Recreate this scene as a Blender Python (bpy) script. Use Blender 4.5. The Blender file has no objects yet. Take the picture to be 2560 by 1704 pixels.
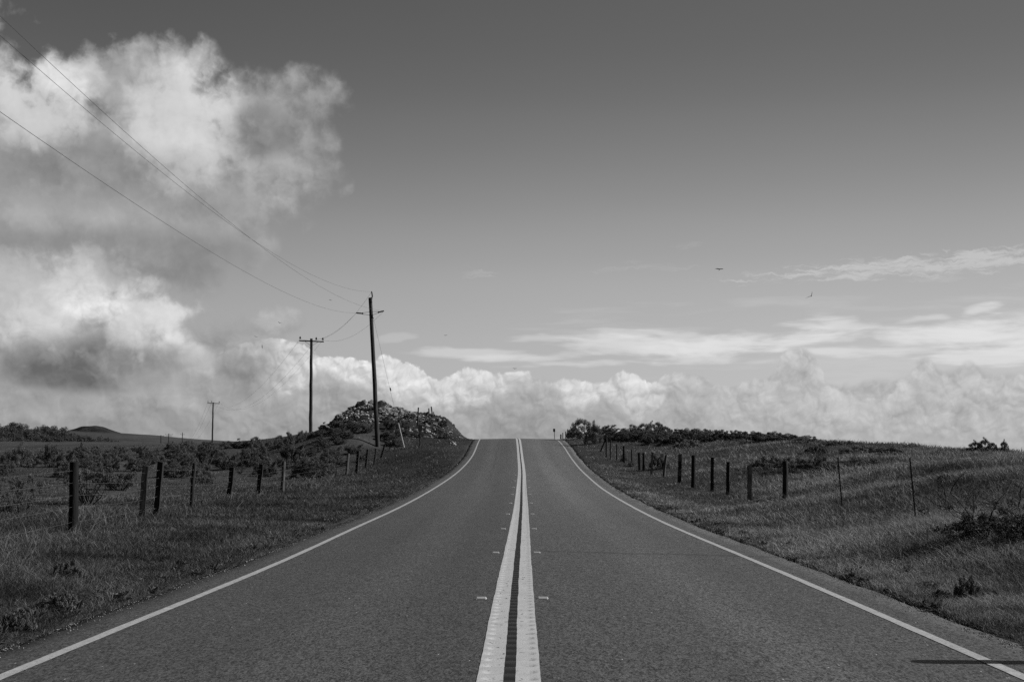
import bpy, bmesh, math, random
import numpy as np
from mathutils import Vector, Matrix

random.seed(7)
RNG = np.random.default_rng(11)
FPX, HOR, CZ = 3500.0, 1130.0, 1.6
PITCH = math.atan((HOR - 852) / FPX)
scene = bpy.context.scene
COL = scene.collection


# ------------------------------------------------------------------ helpers
def at(px, py, Y):
    """photo pixel (2560x1704) and depth in metres -> world point"""
    a, b = (px - 1280) / FPX, (852 - py) / FPX
    dy = math.cos(PITCH) - b * math.sin(PITCH)
    dz = b * math.cos(PITCH) + math.sin(PITCH)
    t = Y / dy
    return Vector((a * t, Y, CZ + dz * t))


def azel(px, py):
    p = at(px, py, 100.0) - Vector((0, 0, CZ))
    return math.degrees(math.atan2(p.x, p.y)), math.degrees(math.atan2(p.z, math.hypot(p.x, p.y)))


def smooth(a, b, x):
    t = np.clip((x - a) / (b - a), 0, 1)
    return t * t * (3 - 2 * t)


def tag(o, label=None, cat=None, group=None, kind=None):
    if label: o['label'] = label
    if cat: o['category'] = cat
    if group: o['group'] = group
    if kind: o['kind'] = kind
    return o


def empty(name, loc, label=None, cat=None, group=None, rz=0.0, scale=None):
    o = bpy.data.objects.new(name, None)
    o.empty_display_size = 0.3
    COL.objects.link(o)
    o.location = loc
    o.rotation_euler = (0, 0, rz)
    if scale: o.scale = scale
    return tag(o, label, cat, group)


def link_mesh(name, me, mat=None, parent=None):
    o = bpy.data.objects.new(name, me)
    COL.objects.link(o)
    if mat is not None and not me.materials:
        me.materials.append(mat)
    if parent is not None:
        o.parent = parent
    return o


def np_mesh(name, verts, faces, n, smooth_shade=True, attr=None):
    """verts (V,3), faces flat (F*n) array of n-gons"""
    me = bpy.data.meshes.new(name)
    verts = np.asarray(verts, dtype=np.float32)
    faces = np.asarray(faces, dtype=np.int32).reshape(-1, n)
    me.vertices.add(len(verts))
    me.vertices.foreach_set('co', verts.ravel())
    me.loops.add(faces.size)
    me.loops.foreach_set('vertex_index', faces.ravel())
    me.polygons.add(len(faces))
    me.polygons.foreach_set('loop_start', np.arange(0, faces.size, n, dtype=np.int32))
    me.polygons.foreach_set('loop_total', np.full(len(faces), n, dtype=np.int32))
    me.update(calc_edges=True)
    me.polygons.foreach_set('use_smooth', np.full(len(faces), smooth_shade))
    if attr is not None:
        for k, a in attr.items():
            at_ = me.attributes.new(k, 'FLOAT', 'POINT')
            at_.data.foreach_set('value', np.asarray(a, dtype=np.float32))
    return me


class MB:
    """collects tubes, boxes and lathes; build() links ONE mesh object"""
    def __init__(self):
        self.bm = bmesh.new()

    def tube(self, pts, radii, n=10, cap=True, wob=0.0, seed=0):
        pts = [Vector(p) for p in pts]
        if not hasattr(radii, '__len__'): radii = [radii] * len(pts)
        rings = []
        rnd = random.Random(seed)
        ref = None
        for i, p in enumerate(pts):
            d = (pts[min(i + 1, len(pts) - 1)] - pts[max(i - 1, 0)]).normalized()
            if ref is None:
                ref = Vector((1, 0, 0)) if abs(d.x) < 0.9 else Vector((0, 1, 0))
            u = d.cross(ref).normalized()
            v = d.cross(u).normalized()
            ring = []
            for k in range(n):
                a = 2 * math.pi * k / n
                r = radii[i] * (1 + rnd.uniform(-wob, wob))
                ring.append(self.bm.verts.new(p + (u * math.cos(a) + v * math.sin(a)) * r))
            rings.append(ring)
        for a, b in zip(rings, rings[1:]):
            for k in range(n):
                self.bm.faces.new((a[k], a[(k + 1) % n], b[(k + 1) % n], b[k]))
        if cap:
            self.bm.faces.new(rings[0][::-1])
            self.bm.faces.new(rings[-1])
        return self

    def box(self, c, s, rot=None):
        m = Matrix.Translation(Vector(c)) @ (rot.to_4x4() if rot else Matrix()) @ Matrix.Diagonal((s[0], s[1], s[2], 1))
        bmesh.ops.create_cube(self.bm, size=1.0, matrix=m)
        return self

    def beam(self, a, b, w, h):
        a, b = Vector(a), Vector(b)
        d = (b - a)
        rot = d.to_track_quat('X', 'Z').to_matrix()
        return self.box((a + b) / 2, (d.length, w, h), rot)

    def lathe(self, base, axis, prof, n=12):
        axis = Vector(axis).normalized()
        pts = [Vector(base) + axis * z for z, r in prof]
        return self.tube(pts, [r for z, r in prof], n)

    def build(self, name, mat, parent=None, smooth_shade=True, bevel=0.0):
        if bevel:
            bmesh.ops.bevel(self.bm, geom=[e for e in self.bm.edges if e.calc_face_angle(0) > 0.8], offset=bevel,
                            segments=2, affect='EDGES', profile=0.5)
        bmesh.ops.recalc_face_normals(self.bm, faces=self.bm.faces)
        me = bpy.data.meshes.new(name)
        self.bm.to_mesh(me)
        self.bm.free()
        me.polygons.foreach_set('use_smooth', [smooth_shade] * len(me.polygons))
        if smooth_shade:
            me.set_sharp_from_angle(angle=math.radians(40))
        return link_mesh(name, me, mat, parent)


# value noise for terrain
_PERM = RNG.random((256, 256))


def vnoise(x, y):
    xi, yi = np.floor(x).astype(int), np.floor(y).astype(int)
    fx, fy = x - xi, y - yi
    fx, fy = fx * fx * (3 - 2 * fx), fy * fy * (3 - 2 * fy)
    g = lambda a, b: _PERM[a & 255, b & 255]
    return ((g(xi, yi) * (1 - fx) + g(xi + 1, yi) * fx) * (1 - fy) + (g(xi, yi + 1) * (1 - fx) + g(xi + 1, yi + 1) * fx) * fy) * 2 - 1


def fbm(x, y, o=4):
    s, a = 0, 1.0
    for i in range(o):
        s = s + a * vnoise(x * 2 ** i + 17.3 * i, y * 2 ** i + 9.1 * i)
        a *= 0.5
    return s


# ------------------------------------------------------------------ node expression helper
class V:
    def __init__(self, nt, s):
        self.nt, self.s = nt, s

    @staticmethod
    def _set(nt, sock, v):
        if isinstance(v, V): nt.links.new(v.s, sock)
        else: sock.default_value = v

    def m(self, op, *a, clamp=False):
        n = self.nt.nodes.new('ShaderNodeMath')
        n.operation = op
        n.use_clamp = clamp
        V._set(self.nt, n.inputs[0], self)
        for i, v in enumerate(a): V._set(self.nt, n.inputs[i + 1], v)
        return V(self.nt, n.outputs[0])

    def __add__(s, o): return s.m('ADD', o)
    __radd__ = __add__
    def __sub__(s, o): return s.m('SUBTRACT', o)
    def __rsub__(s, o): return (s * -1.0) + o
    def __mul__(s, o): return s.m('MULTIPLY', o)
    __rmul__ = __mul__
    def __truediv__(s, o): return s.m('DIVIDE', o)
    def __pow__(s, o): return s.m('POWER', o)
    def mx(s, o): return s.m('MAXIMUM', o)
    def mn(s, o): return s.m('MINIMUM', o)

    def ss(self, a, b, lo=0.0, hi=1.0):
        n = self.nt.nodes.new('ShaderNodeMapRange')
        n.interpolation_type = 'SMOOTHSTEP'
        V._set(self.nt, n.inputs['Value'], self)
        V._set(self.nt, n.inputs['From Min'], a)
        V._set(self.nt, n.inputs['From Max'], b)
        V._set(self.nt, n.inputs['To Min'], lo)
        V._set(self.nt, n.inputs['To Max'], hi)
        return V(self.nt, n.outputs[0])

    def lerp(self, a, b):
        """a*(1-self)+b*self"""
        n = self.nt.nodes.new('ShaderNodeMix')
        n.data_type = 'FLOAT'
        V._set(self.nt, n.inputs[0], self)
        V._set(self.nt, n.inputs[2], a)
        V._set(self.nt, n.inputs[3], b)
        return V(self.nt, n.outputs[0])


def comb(nt, x, y, z=0.0):
    n = nt.nodes.new('ShaderNodeCombineXYZ')
    for i, v in enumerate((x, y, z)): V._set(nt, n.inputs[i], v)
    return V(nt, n.outputs[0])


def sepx(nt, vec):
    n = nt.nodes.new('ShaderNodeSeparateXYZ')
    nt.links.new(vec.s, n.inputs[0])
    return [V(nt, n.outputs[i]) for i in range(3)]


def vadd(nt, a, b):
    n = nt.nodes.new('ShaderNodeVectorMath')
    n.operation = 'ADD'
    V._set(nt, n.inputs[0], a)
    V._set(nt, n.inputs[1], b)
    return V(nt, n.outputs[0])


def vscale(nt, a, s):
    n = nt.nodes.new('ShaderNodeVectorMath')
    n.operation = 'MULTIPLY'
    V._set(nt, n.inputs[0], a)
    n.inputs[1].default_value = s if hasattr(s, '__len__') else (s, s, s)
    return V(nt, n.outputs[0])


def noise(nt, vec, scale=1.0, detail=4.0, rough=0.5, dist=0.0, color=False, lac=2.0, dims='3D'):
    n = nt.nodes.new('ShaderNodeTexNoise')
    n.noise_dimensions = dims
    V._set(nt, n.inputs['Vector'], vec)
    n.inputs['Scale'].default_value = scale
    n.inputs['Detail'].default_value = detail
    n.inputs['Roughness'].default_value = rough
    n.inputs['Distortion'].default_value = dist
    n.inputs['Lacunarity'].default_value = lac
    return V(nt, n.outputs['Color' if color else 'Fac'])


def voronoi(nt, vec, scale=1.0, feature='F1', out='Distance', smoothness=None, detail=0.0, rough=0.5, rand=1.0, dims='3D', norm=False):
    n = nt.nodes.new('ShaderNodeTexVoronoi')
    n.feature = feature
    n.voronoi_dimensions = dims
    n.normalize = norm
    V._set(nt, n.inputs['Vector'], vec)
    n.inputs['Scale'].default_value = scale
    n.inputs['Detail'].default_value = detail
    n.inputs['Roughness'].default_value = rough
    n.inputs['Randomness'].default_value = rand
    if smoothness is not None: n.inputs['Smoothness'].default_value = smoothness
    return V(nt, n.outputs[out])


def fcurve(nt, x, pts):
    """piecewise curve of (x, y) pairs, any ranges"""
    xs, ys = [p[0] for p in pts], [p[1] for p in pts]
    x0, x1, y0, y1 = min(xs), max(xs), min(ys), max(ys)
    n = nt.nodes.new('ShaderNodeFloatCurve')
    c = n.mapping.curves[0]
    q = sorted(((a - x0) / (x1 - x0), (b - y0) / (y1 - y0)) for a, b in pts)
    c.points[0].location = q[0]
    c.points[1].location = q[-1]
    for p in q[1:-1]: c.points.new(*p)
    for p in c.points: p.handle_type = 'AUTO_CLAMPED'
    n.mapping.update()
    V._set(nt, n.inputs['Value'], (x - x0) / (x1 - x0))
    return V(nt, n.outputs[0]) * (y1 - y0) + y0


# ------------------------------------------------------------------ camera
cam = bpy.data.cameras.new('camera')
cam.sensor_width = 36.0
cam.lens = FPX / 2560 * 36.0
cam.clip_start, cam.clip_end = 0.1, 20000.0
cam_o = bpy.data.objects.new('camera', cam)
COL.objects.link(cam_o)
cam_o.location = (0, 0, CZ)
cam_o.rotation_euler = (math.pi / 2 + PITCH, 0, 0)
scene.camera = cam_o
scene.view_settings.view_transform = 'Standard'
scene.view_settings.look = 'None'
scene.view_settings.exposure = 0.0
scene.view_settings.gamma = 1.0
scene.render.film_transparent = False

# ------------------------------------------------------------------ light
SUN_EL, SUN_AZ = math.radians(31), math.radians(87)      # azimuth from +Y (view axis) towards +X
sd = Vector((math.sin(SUN_AZ) * math.cos(SUN_EL), math.cos(SUN_AZ) * math.cos(SUN_EL), math.sin(SUN_EL)))
sun = bpy.data.lights.new('sun', 'SUN')
sun.energy = 5.0
sun.angle = math.radians(0.53)
sun.color = (1.0, 1.0, 1.0)
sun_o = bpy.data.objects.new('sun', sun)
COL.objects.link(sun_o)
sun_o.rotation_euler = (-sd).to_track_quat('-Z', 'Y').to_euler()
sun_o.location = sd * 50


# ------------------------------------------------------------------ world: sky and clouds
def build_world():
    def noise(nt, *a, **k): return globals()['noise'](nt, *a, dims='2D', **k)
    def voronoi(nt, *a, **k): return globals()['voronoi'](nt, *a, dims='2D', **k)

    w = bpy.data.worlds.new('World')
    scene.world = w
    w.use_nodes = True
    nt = w.node_tree
    nt.nodes.clear()
    out = nt.nodes.new('ShaderNodeOutputWorld')
    sky = nt.nodes.new('ShaderNodeTexSky')
    sky.sky_type = 'NISHITA'
    sky.sun_disc = False
    sky.sun_elevation = SUN_EL
    sky.sun_rotation = SUN_AZ
    sky.altitude = 100
    sky.air_density = 1.0
    sky.dust_density = 0.6
    bw = nt.nodes.new('ShaderNodeRGBToBW')
    nt.links.new(sky.outputs[0], bw.inputs[0])
    nish = V(nt, bw.outputs[0])                      # bright physical units; strength 0.1 below
    tc = nt.nodes.new('ShaderNodeTexCoord')
    sep = nt.nodes.new('ShaderNodeSeparateXYZ')
    nt.links.new(tc.outputs['Generated'], sep.inputs[0])
    X, Y, Z = (V(nt, sep.outputs[i]) for i in range(3))
    A = X.m('ARCTAN2', Y) * 57.29578                 # azimuth in degrees from the road's direction
    E = Z.mn(1.0).mx(-1.0).m('ARCSINE') * 57.29578   # elevation in degrees
    AE = comb(nt, A, E, 0.0)
    K = 0.01637                                      # degrees per photo pixel

    # clear sky: the dark filtered gradient of the photograph on the physical sky; unseen sides and back dimmed to cut fill light
    s = nish * fcurve(nt, E.mx(0).mn(60), SKY_CORR) * fcurve(nt, A.mx(-90).mn(90), [(-90, .38), (-60, .45), (-40, .75), (-28, .86), (-20, .88), (-5, 1.0), (8, 1.06), (20, 1.0), (28, .97), (40, .8), (60, .45), (90, .38)])

    def blob(px, py, rx, ry, rot=0.0, A_=A, E_=E):
        a, e = azel(px, py)
        dx, dy = A_ - a, E_ - e
        if rot:
            c, s_ = math.cos(rot), math.sin(rot)
            dx, dy = dx * c + dy * s_, dy * c - dx * s_
        u, v = dx / (rx * K), dy / (ry * K)
        return 1.0 - (u * u + v * v)

    # shared cumulus noise
    warp = noise(nt, AE, 0.35, 3, 0.55, color=True)
    wv = vscale(nt, vadd(nt, warp, (-.5, -.5, -.5)), 2.4)
    warp2 = noise(nt, AE, 1.6, 3, 0.6, color=True)
    wv2 = vscale(nt, vadd(nt, warp2, (-.5, -.5, -.5)), 0.42)
    base_v = vadd(nt, vadd(nt, AE, wv), wv2)

    def cum(vec):
        p = voronoi(nt, vec, 0.62, 'SMOOTH_F1', smoothness=0.7, detail=1.0, rough=0.5)
        f = noise(nt, vec, 0.7, 5, 0.5)
        return (0.62 - p) * 0.8 + (f - 0.5) * 1.5

    N0 = cum(base_v)
    N1 = cum(vadd(nt, base_v, (0.26, 0.30, 0.0)))
    lit = (N0 - N1)                                   # > 0 where the puff faces the sun
    f2 = noise(nt, AE, 3.2, 6, 0.62)
    big = noise(nt, AE, 0.22, 3, 0.5)
    # a little slow variation in the clear sky
    s = s * (0.975 + 0.05 * noise(nt, vscale(nt, AE, (0.05, 0.3, 1)), 1.0, 3, 0.5))

    s_plain = s
    # --- cirrus streaks on the right
    sv = vadd(nt, AE, vscale(nt, vadd(nt, noise(nt, vscale(nt, AE, (.12, .5, 1)), 1.0, 3, .5, color=True), (-.5, -.5, -.5)), (3.0, .7, 0)))
    st = noise(nt, vscale(nt, sv, (0.13, 0.95, 1)), 1.3, 4, 0.5)
    fine = noise(nt, vscale(nt, sv, (0.5, 3.4, 1)), 1.2, 6, 0.6)
    zone = fcurve(nt, A.mx(-12).mn(25), [(-12, 0), (-6, .0), (-1, .32), (3, .62), (8, .80), (14, .92), (20, 1.0), (25, 1.0)])
    band = fcurve(nt, E.mx(0).mn(9), [(0, .55), (1.5, .6), (3.6, .95), (4.9, 1.0), (5.7, .82), (6.5, .35), (7.3, .06), (9, 0)])
    cir = (st * 1.2 + zone * band * 0.62 - 1.02).ss(-0.05, 0.40) * zone.ss(0, .3) * band.ss(0, .5)
    cir = cir * (0.80 + 0.2 * fine)
    s = (cir * 0.8).lerp(s, s * 0.35 + 0.40)
    # explicit bright lens clouds
    aw = sepx(nt, noise(nt, vscale(nt, AE, (.25, .8, 1)), 1.0, 3, .55, color=True))
    A_w, E_w = A + (aw[0] - .5) * 5.0, E + (aw[1] - .5) * 0.5
    for (px, py, rx, ry, rot, g) in [(1550, 868, 210, 24, -.04, .55), (1880, 858, 270, 30, .05, .75), (1700, 845, 150, 22, -.1, .35), (2090, 808, 110, 26, .0, .5),
                                     (2330, 838, 170, 30, -.08, .75), (2500, 835, 150, 42, 0, .7), (2450, 775, 70, 20, .05, .5),
                                     (1330, 888, 150, 12, .04, .35), (2480, 890, 160, 22, .0, .6), (1200, 885, 160, 14, .02, .35), (1010, 842, 60, 14, .05, .1), (1330, 845, 120, 10, .03, .25), (1480, 905, 170, 10, .02, .35), (1750, 900, 200, 14, .0, .45), (2200, 880, 200, 14, .02, .5), (2300, 795, 60, 12, .1, .3), (1560, 830, 90, 10, -.05, .25)]:
        b = blob(px, py, rx * 1.0, ry * 1.1, rot, A_w, E_w) + (st - .5) * 2.3 + (fine - .5) * 1.5
        s = (b.ss(-0.15, 1.1) * min(1, g + .1)).lerp(s, 0.76)
    # thin high streak, rising to the right
    cv = noise(nt, vscale(nt, vadd(nt, AE, wv2), (0.45, 3.6, 1)), 1.5, 7, 0.62)
    b = blob(2400, 655, 540, 30, 0.045) + (cv - .5) * 4.2
    s = (b.ss(0.0, 1.3) * 0.66).lerp(s, 0.60)
    for (px, py, rx, ry, g) in [(1195, 682, 60, 18, .28), (1620, 670, 170, 14, .16), (1730, 612, 50, 12, .16), (2340, 700, 120, 10, .25), (2550, 712, 60, 10, .25), (1580, 655, 40, 8, .1)]:
        b = blob(px, py, rx, ry, 0.03) + (cv - .5) * 4.2
        s = (b.ss(0.3, 1.6) * g).lerp(s, 0.55)

    # --- bank of cumulus along the horizon
    tops = [(-60, 870), (-30, 930), (0, 930), (300, 900), (560, 880), (700, 850), (760, 868), (800, 888), (880, 900), (930, 906), (960, 893), (1010, 908), (1055, 925), (1080, 942), (1105, 950),
            (1135, 935), (1170, 920), (1210, 925), (1260, 932), (1310, 930), (1330, 945), (1380, 955), (1420, 950), (1470, 958), (1520, 950), (1560, 932), (1600, 940), (1625, 962), (1650, 950),
            (1700, 935), (1745, 938), (1775, 955), (1820, 965), (1880, 952), (1930, 935), (1960, 885), (1990, 868), (2020, 878), (2050, 905), (2065, 955), (2110, 960), (2180, 950),
            (2250, 945), (2285, 925), (2310, 897), (2340, 910), (2380, 922), (2430, 905), (2460, 925), (2560, 930), (2700, 900), (3000, 940), (3400, 900)]
    pts = []
    for px, py in tops:
        a = math.degrees(math.atan2((px - 1280), FPX))
        pts.append((a, azel(px, py)[1]))
    X0, X1 = pts[0][0], pts[-1][0]
    top = fcurve(nt, A.mx(X0).mn(X1), pts)
    # billows: rounded heads with sharp creases between them
    bwarp = noise(nt, AE, 0.8, 4, 0.55, color=True)
    bv = vadd(nt, AE, vscale(nt, vadd(nt, bwarp, (-.5, -.5, -.5)), 0.85))

    def billow(vec):
        return 0.66 - voronoi(nt, vec, 1.25, 'F1', detail=3.0, rough=0.52, norm=True)

    B0 = billow(bv)
    B1 = billow(vadd(nt, bv, (0.10, 0.15, 0.0)))
    f3 = noise(nt, bv, 5.5, 5, 0.62)
    blit = (B0 - B1)
    d = top - E                                        # degrees below the top
    soft = fcurve(nt, A.mx(-30).mn(30), [(-30, .9), (-14, .5), (-9.5, .10), (-2, .15), (4, .15), (8, .16), (12, .3), (20, .4), (30, .5)])
    warm = fcurve(nt, A.mx(-30).mn(30), [(-30, .10), (-12, .25), (-9.5, .28), (-7, .29), (-4, .27), (-1, .24), (2, .22), (4, .24), (6, .18), (9, .08), (15, .06), (30, .06)])
    dens = d + B0 * 0.55 + (f3 - .5) * 0.16 - 0.10
    alpha = dens.ss(0.0, soft)
    c = 0.40 + warm * (0.10 + (d * -0.9).m('EXPONENT').mn(1.1) * 0.62) + blit * (0.30 + warm * 1.15) + (B0 - .1) * warm * 1.1 + (f3 - .5) * 0.06 + (big - .5) * 0.10
    for (px, py, rx, ry, g) in [(1600, 965, 45, 26, .14), (1450, 1000, 90, 50, .06), (840, 925, 70, 40, .08), (1010, 950, 80, 40, .10), (1180, 940, 60, 20, .06), (1990, 925, 40, 45, -.03)]:
        c = c + blob(px, py, rx, ry).ss(0, 1) * g
    s = alpha.lerp(s, c.mx(0.25).mn(0.93))
    # the nearer, shaded roll of the bank
    tops2 = [(-60, 900), (300, 905), (600, 930), (680, 955), (730, 975), (770, 950), (800, 925), (840, 930), (880, 950), (930, 955), (975, 985), (1040, 1015), (1100, 1010), (1150, 1000), (1205, 985), (1260, 970), (1330, 952),
             (1400, 985), (1450, 1010), (1500, 985), (1550, 1000), (1600, 1030), (1660, 985), (1710, 955), (1760, 958), (1800, 972), (1860, 962), (1915, 945), (1950, 895), (1985, 876), (2020, 886),
             (2050, 915), (2070, 960), (2110, 985), (2180, 990), (2250, 960), (2285, 935), (2310, 905), (2340, 915), (2380, 930), (2430, 912), (2460, 935), (2560, 938), (2700, 910), (3000, 940), (3400, 900)]
    p2 = [(math.degrees(math.atan2(px - 1280, FPX)), azel(px, py)[1]) for px, py in tops2]
    top2 = fcurve(nt, A.mx(p2[0][0]).mn(p2[-1][0]), p2)
    d2 = top2 - E
    f4 = noise(nt, vadd(nt, AE, (7.3, 2.1, 0)), 0.85, 7, 0.55)
    den2 = d2 + (f4 - .5) * 1.5 + B0 * .25
    a2 = den2.ss(-0.05, fcurve(nt, A.mx(-30).mn(30), [(-30, .8), (-10, .5), (0, .55), (6, .45), (10, .22), (20, .3), (30, .5)]))
    right = A.ss(3.0, 12.0)
    c2 = 0.33 + right * 0.10 + blit * (0.18 + right * .05) + (f4 - .5) * 0.22 + (f3 - .5) * 0.03 + (d2 * -1.6).m('EXPONENT').mn(1.0) * 0.06 + (B0 - .1) * (right * .14 + .12) - d2.ss(.5, 1.6) * .035
    s = (a2 * 0.93).lerp(s, c2.mx(0.22).mn(0.9))
    # haze strip on the horizon to the right
    hz = fcurve(nt, E.mx(-.5).mn(2), [(-.5, 1), (0, .9), (.35, .75), (.7, .25), (1.1, 0), (2, 0)]) * A.ss(6, 14)
    s = (hz * 0.7).lerp(s, 0.40 + (noise(nt, vscale(nt, sv, (.1, 2.6, 1)), 1.3, 3, .5) - .5) * .25)

    # --- the large grey cloud on the left
    L = [(60, 330, 150, 130), (150, 240, 110, 90), (300, 230, 130, 110), (420, 170, 120, 75), (500, 150, 65, 55), (430, 330, 260, 150), (620, 290, 170, 110), (752, 252, 112, 82),
         (700, 410, 160, 130), (520, 480, 220, 140), (250, 480, 330, 180), (60, 560, 300, 240), (330, 650, 260, 110), (150, 800, 280, 220), (370, 850, 140, 120), (560, 930, 220, 130),
         (690, 805, 70, 40), (200, 1000, 420, 180), (-250, 500, 420, 420), (700, 960, 130, 110), (-200, 900, 500, 350), (570, 570, 150, 100)]
    F = None
    for b in L:
        q = blob(*b)
        F = q if F is None else F.m('SMOOTH_MAX', q, 0.5)
    w5 = noise(nt, vadd(nt, AE, wv2), 0.85, 8, 0.52)
    Fn = F.mx(-.9) + F.ss(-.55, -.9) * -2.0 + N0 * 0.45 + (f2 - .5) * 0.25 + (w5 - .5) * 2.1 + B0 * .30
    aL = Fn.ss(-0.22, A.ss(-15, -9).lerp(0.70, 1.25))
    g = 0.335 + lit * 0.02 + blit * E.ss(4, 9).lerp(.15, .07) + (big - .5) * 0.16 + (w5 - .5) * 0.16 + (f2 - .5) * 0.03
    for (px, py, rx, ry, w_) in [(90, 260, 130, 110, .26), (180, 200, 80, 60, .16), (460, 300, 150, 170, .20), (400, 250, 170, 120, .08), (690, 440, 90, 60, .08), (500, 150, 60, 50, .05),
                                 (650, 330, 90, 70, -.10), (200, 430, 260, 90, -.07), (330, 640, 330, 70, -.06), (60, 740, 200, 110, .20), (230, 700, 110, 80, .14), (370, 790, 110, 90, .30), (230, 760, 60, 50, .10), (500, 900, 60, 40, .10), (620, 880, 60, 50, .08), (440, 870, 60, 40, .07),
                                 (230, 905, 210, 75, -.17), (620, 930, 110, 60, -.06), (90, 960, 160, 60, -.04), (520, 880, 110, 50, -.03), (450, 800, 90, 70, .05), (330, 900, 90, 70, .06), (150, 520, 160, 60, .05), (690, 790, 60, 40, .10), (420, 960, 150, 60, .05), (120, 1010, 250, 40, .06),
                                 (640, 1000, 150, 60, .03), (120, 820, 110, 80, .10), (690, 960, 60, 60, .10), (540, 900, 60, 40, .07)]:
        g = g + (blob(px, py, rx, ry) + (N0 * 0.15) + (w5 - .5) * 1.2 + B0 * .9).ss(-.1, 1.15) * w_
    # keep the bright bank in front of it at its right-hand end
    front = (alpha * A.ss(-10.6, -8.6) * dens.ss(-0.1, 0.25))
    s = (aL * (1.0 - front)).lerp(s, g.mx(0.14).mn(0.85))

    # two Background shaders: plain sky, and sky with clouds where there are clouds (Cycles skips the one that is not needed)
    below = E.ss(-3.0, -0.2)
    mask = A.ss(-38, -30) * (1.0 - A.ss(34, 40)) * (1.0 - E.ss(20.5, 25)) * (1.0 - A.ss(-6.6, -6.4) * E.ss(8.6, 8.7)) * E.ss(-1.3, -1.0)
    mix = nt.nodes.new('ShaderNodeMixShader')
    nt.links.new(mask.s, mix.inputs[0])
    for i, q in enumerate((s_plain, s)):
        q = below.lerp(0.06, q)
        rgb = nt.nodes.new('ShaderNodeCombineColor')
        for k in range(3): nt.links.new(q.s, rgb.inputs[k])
        # q is radiance; the Background runs at daylight strength 0.1
        sc = vscale(nt, V(nt, rgb.outputs[0]), 10.0)
        bg = nt.nodes.new('ShaderNodeBackground')
        nt.links.new(sc.s, bg.inputs[0])
        bg.inputs[1].default_value = 0.1
        nt.links.new(bg.outputs[0], mix.inputs[1 + i])
    nt.links.new(mix.outputs[0], out.inputs[0])
    w.cycles.sampling_method = 'MANUAL'
    w.cycles.sample_map_resolution = 512


SKY_CORR = [(0, .10), (2.8, .086), (5.4, .0865), (8, .0805), (10.6, .0680), (13.2, .0555), (15.7, .0462), (18.2, .0428), (30, .040), (60, .038)]
#SKYTEST
build_world()
# SPLIT_AFTER_WORLD

# ------------------------------------------------------------------ materials
def mat(name, build):
    m = bpy.data.materials.new(name)
    m.use_nodes = True
    nt = m.node_tree
    p = nt.nodes['Principled BSDF']
    p.inputs['Specular IOR Level'].default_value = 0.3
    p.inputs['Roughness'].default_value = 0.85
    build(nt, p)
    return m


def obj_co(nt):
    return V(nt, nt.nodes.new('ShaderNodeTexCoord').outputs['Object'])


def world_co(nt):
    return V(nt, nt.nodes.new('ShaderNodeNewGeometry').outputs['Position'])


def grey(nt, p, v):
    n = nt.nodes.new('ShaderNodeCombineColor')
    for i in range(3): V._set(nt, n.inputs[i], v)
    nt.links.new(n.outputs[0], p.inputs['Base Color'])


def bump(nt, p, h, strength=0.5, dist=0.01):
    n = nt.nodes.new('ShaderNodeBump')
    n.inputs['Strength'].default_value = strength
    n.inputs['Distance'].default_value = dist
    V._set(nt, n.inputs['Height'], h)
    nt.links.new(n.outputs[0], p.inputs['Normal'])


def attr(nt, name):
    n = nt.nodes.new('ShaderNodeAttribute')
    n.attribute_name = name
    return V(nt, n.outputs['Fac'])


def m_asphalt(nt, p):
    w = world_co(nt)
    x, y, z = sepx(nt, w)
    w2 = comb(nt, x, y * 0.30, 0.0)      # stones stand proud, so seen along the road they read as round
    cell = lambda sc: sepx(nt, voronoi(nt, w2, sc, out='Color', dims='2D'))[0]
    c1, c2, c3 = cell(95), cell(48), cell(20)
    g = noise(nt, w2, 70, 3, 0.75)
    g0 = noise(nt, w2, 9, 4, 0.7)
    big = noise(nt, vscale(nt, w, (0.55, 0.05, 0.1)), 1.0, 4, 0.55)
    mid = noise(nt, vscale(nt, w, (1.6, 0.35, 0.5)), 1.0, 4, 0.6)
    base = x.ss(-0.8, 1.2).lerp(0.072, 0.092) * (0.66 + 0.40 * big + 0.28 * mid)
    # wheel paths slightly polished, the strip between them a little darker
    t = (x - 0.35).m('ABSOLUTE') - 1.75
    track = t.m('ABSOLUTE').ss(.1, .75) * -0.20 + 0.11 + (noise(nt, vscale(nt, w, (2.6, .035, .1)), 1.0, 4, .6) - .5) * .34
    grain = (c1 - .5) * 1.45 + (c2 - .5) * .80 + (c3 - .5) * .12 + (g - .5) * 1.0 + (g0 - .5) * .10
    base = base * y.ss(8, 70).lerp(0.80, x.ss(-.5, .8).lerp(1.12, 1.30))  # lighter with distance: grazing sky reflection painted into the albedo
    col = base * (1.0 + track) * (1.0 + grain)
    band = (y - 22.3 + (x - 1.8) * .12 + (noise(nt, w, 1.2, 2, .5) - .5) * .5).m('ABSOLUTE').ss(.22, .05) * x.ss(0.2, .6) * .38
    band2 = (x + 1.15 + (noise(nt, vscale(nt, w, (.2, .2, .2)), 1.0, 2, .5) - .5) * .5).m('ABSOLUTE').ss(.10, .02) * y.ss(60, 75) * .22
    edge = (x - 0.05).m('ABSOLUTE').ss(3.7, 4.2) * noise(nt, w, 1.5, 4, .6) * .35
    sp = voronoi(nt, w2, 6.5, out='Distance', dims='2D').ss(0.045, 0.02) * noise(nt, w, 3.1, 1, .5).ss(.60, .66)
    col = (col * (1.0 - band) * (1.0 - band2) * (1.0 - edge)).mx(0.010) + sp * 0.45
    grey(nt, p, col)
    p.inputs['Roughness'].default_value = 0.60
    p.inputs['Specular IOR Level'].default_value = 0.55
    bump(nt, p, g * 0.6 + c2 * 0.35 + c1 * .2, 0.6, 0.012)


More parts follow.
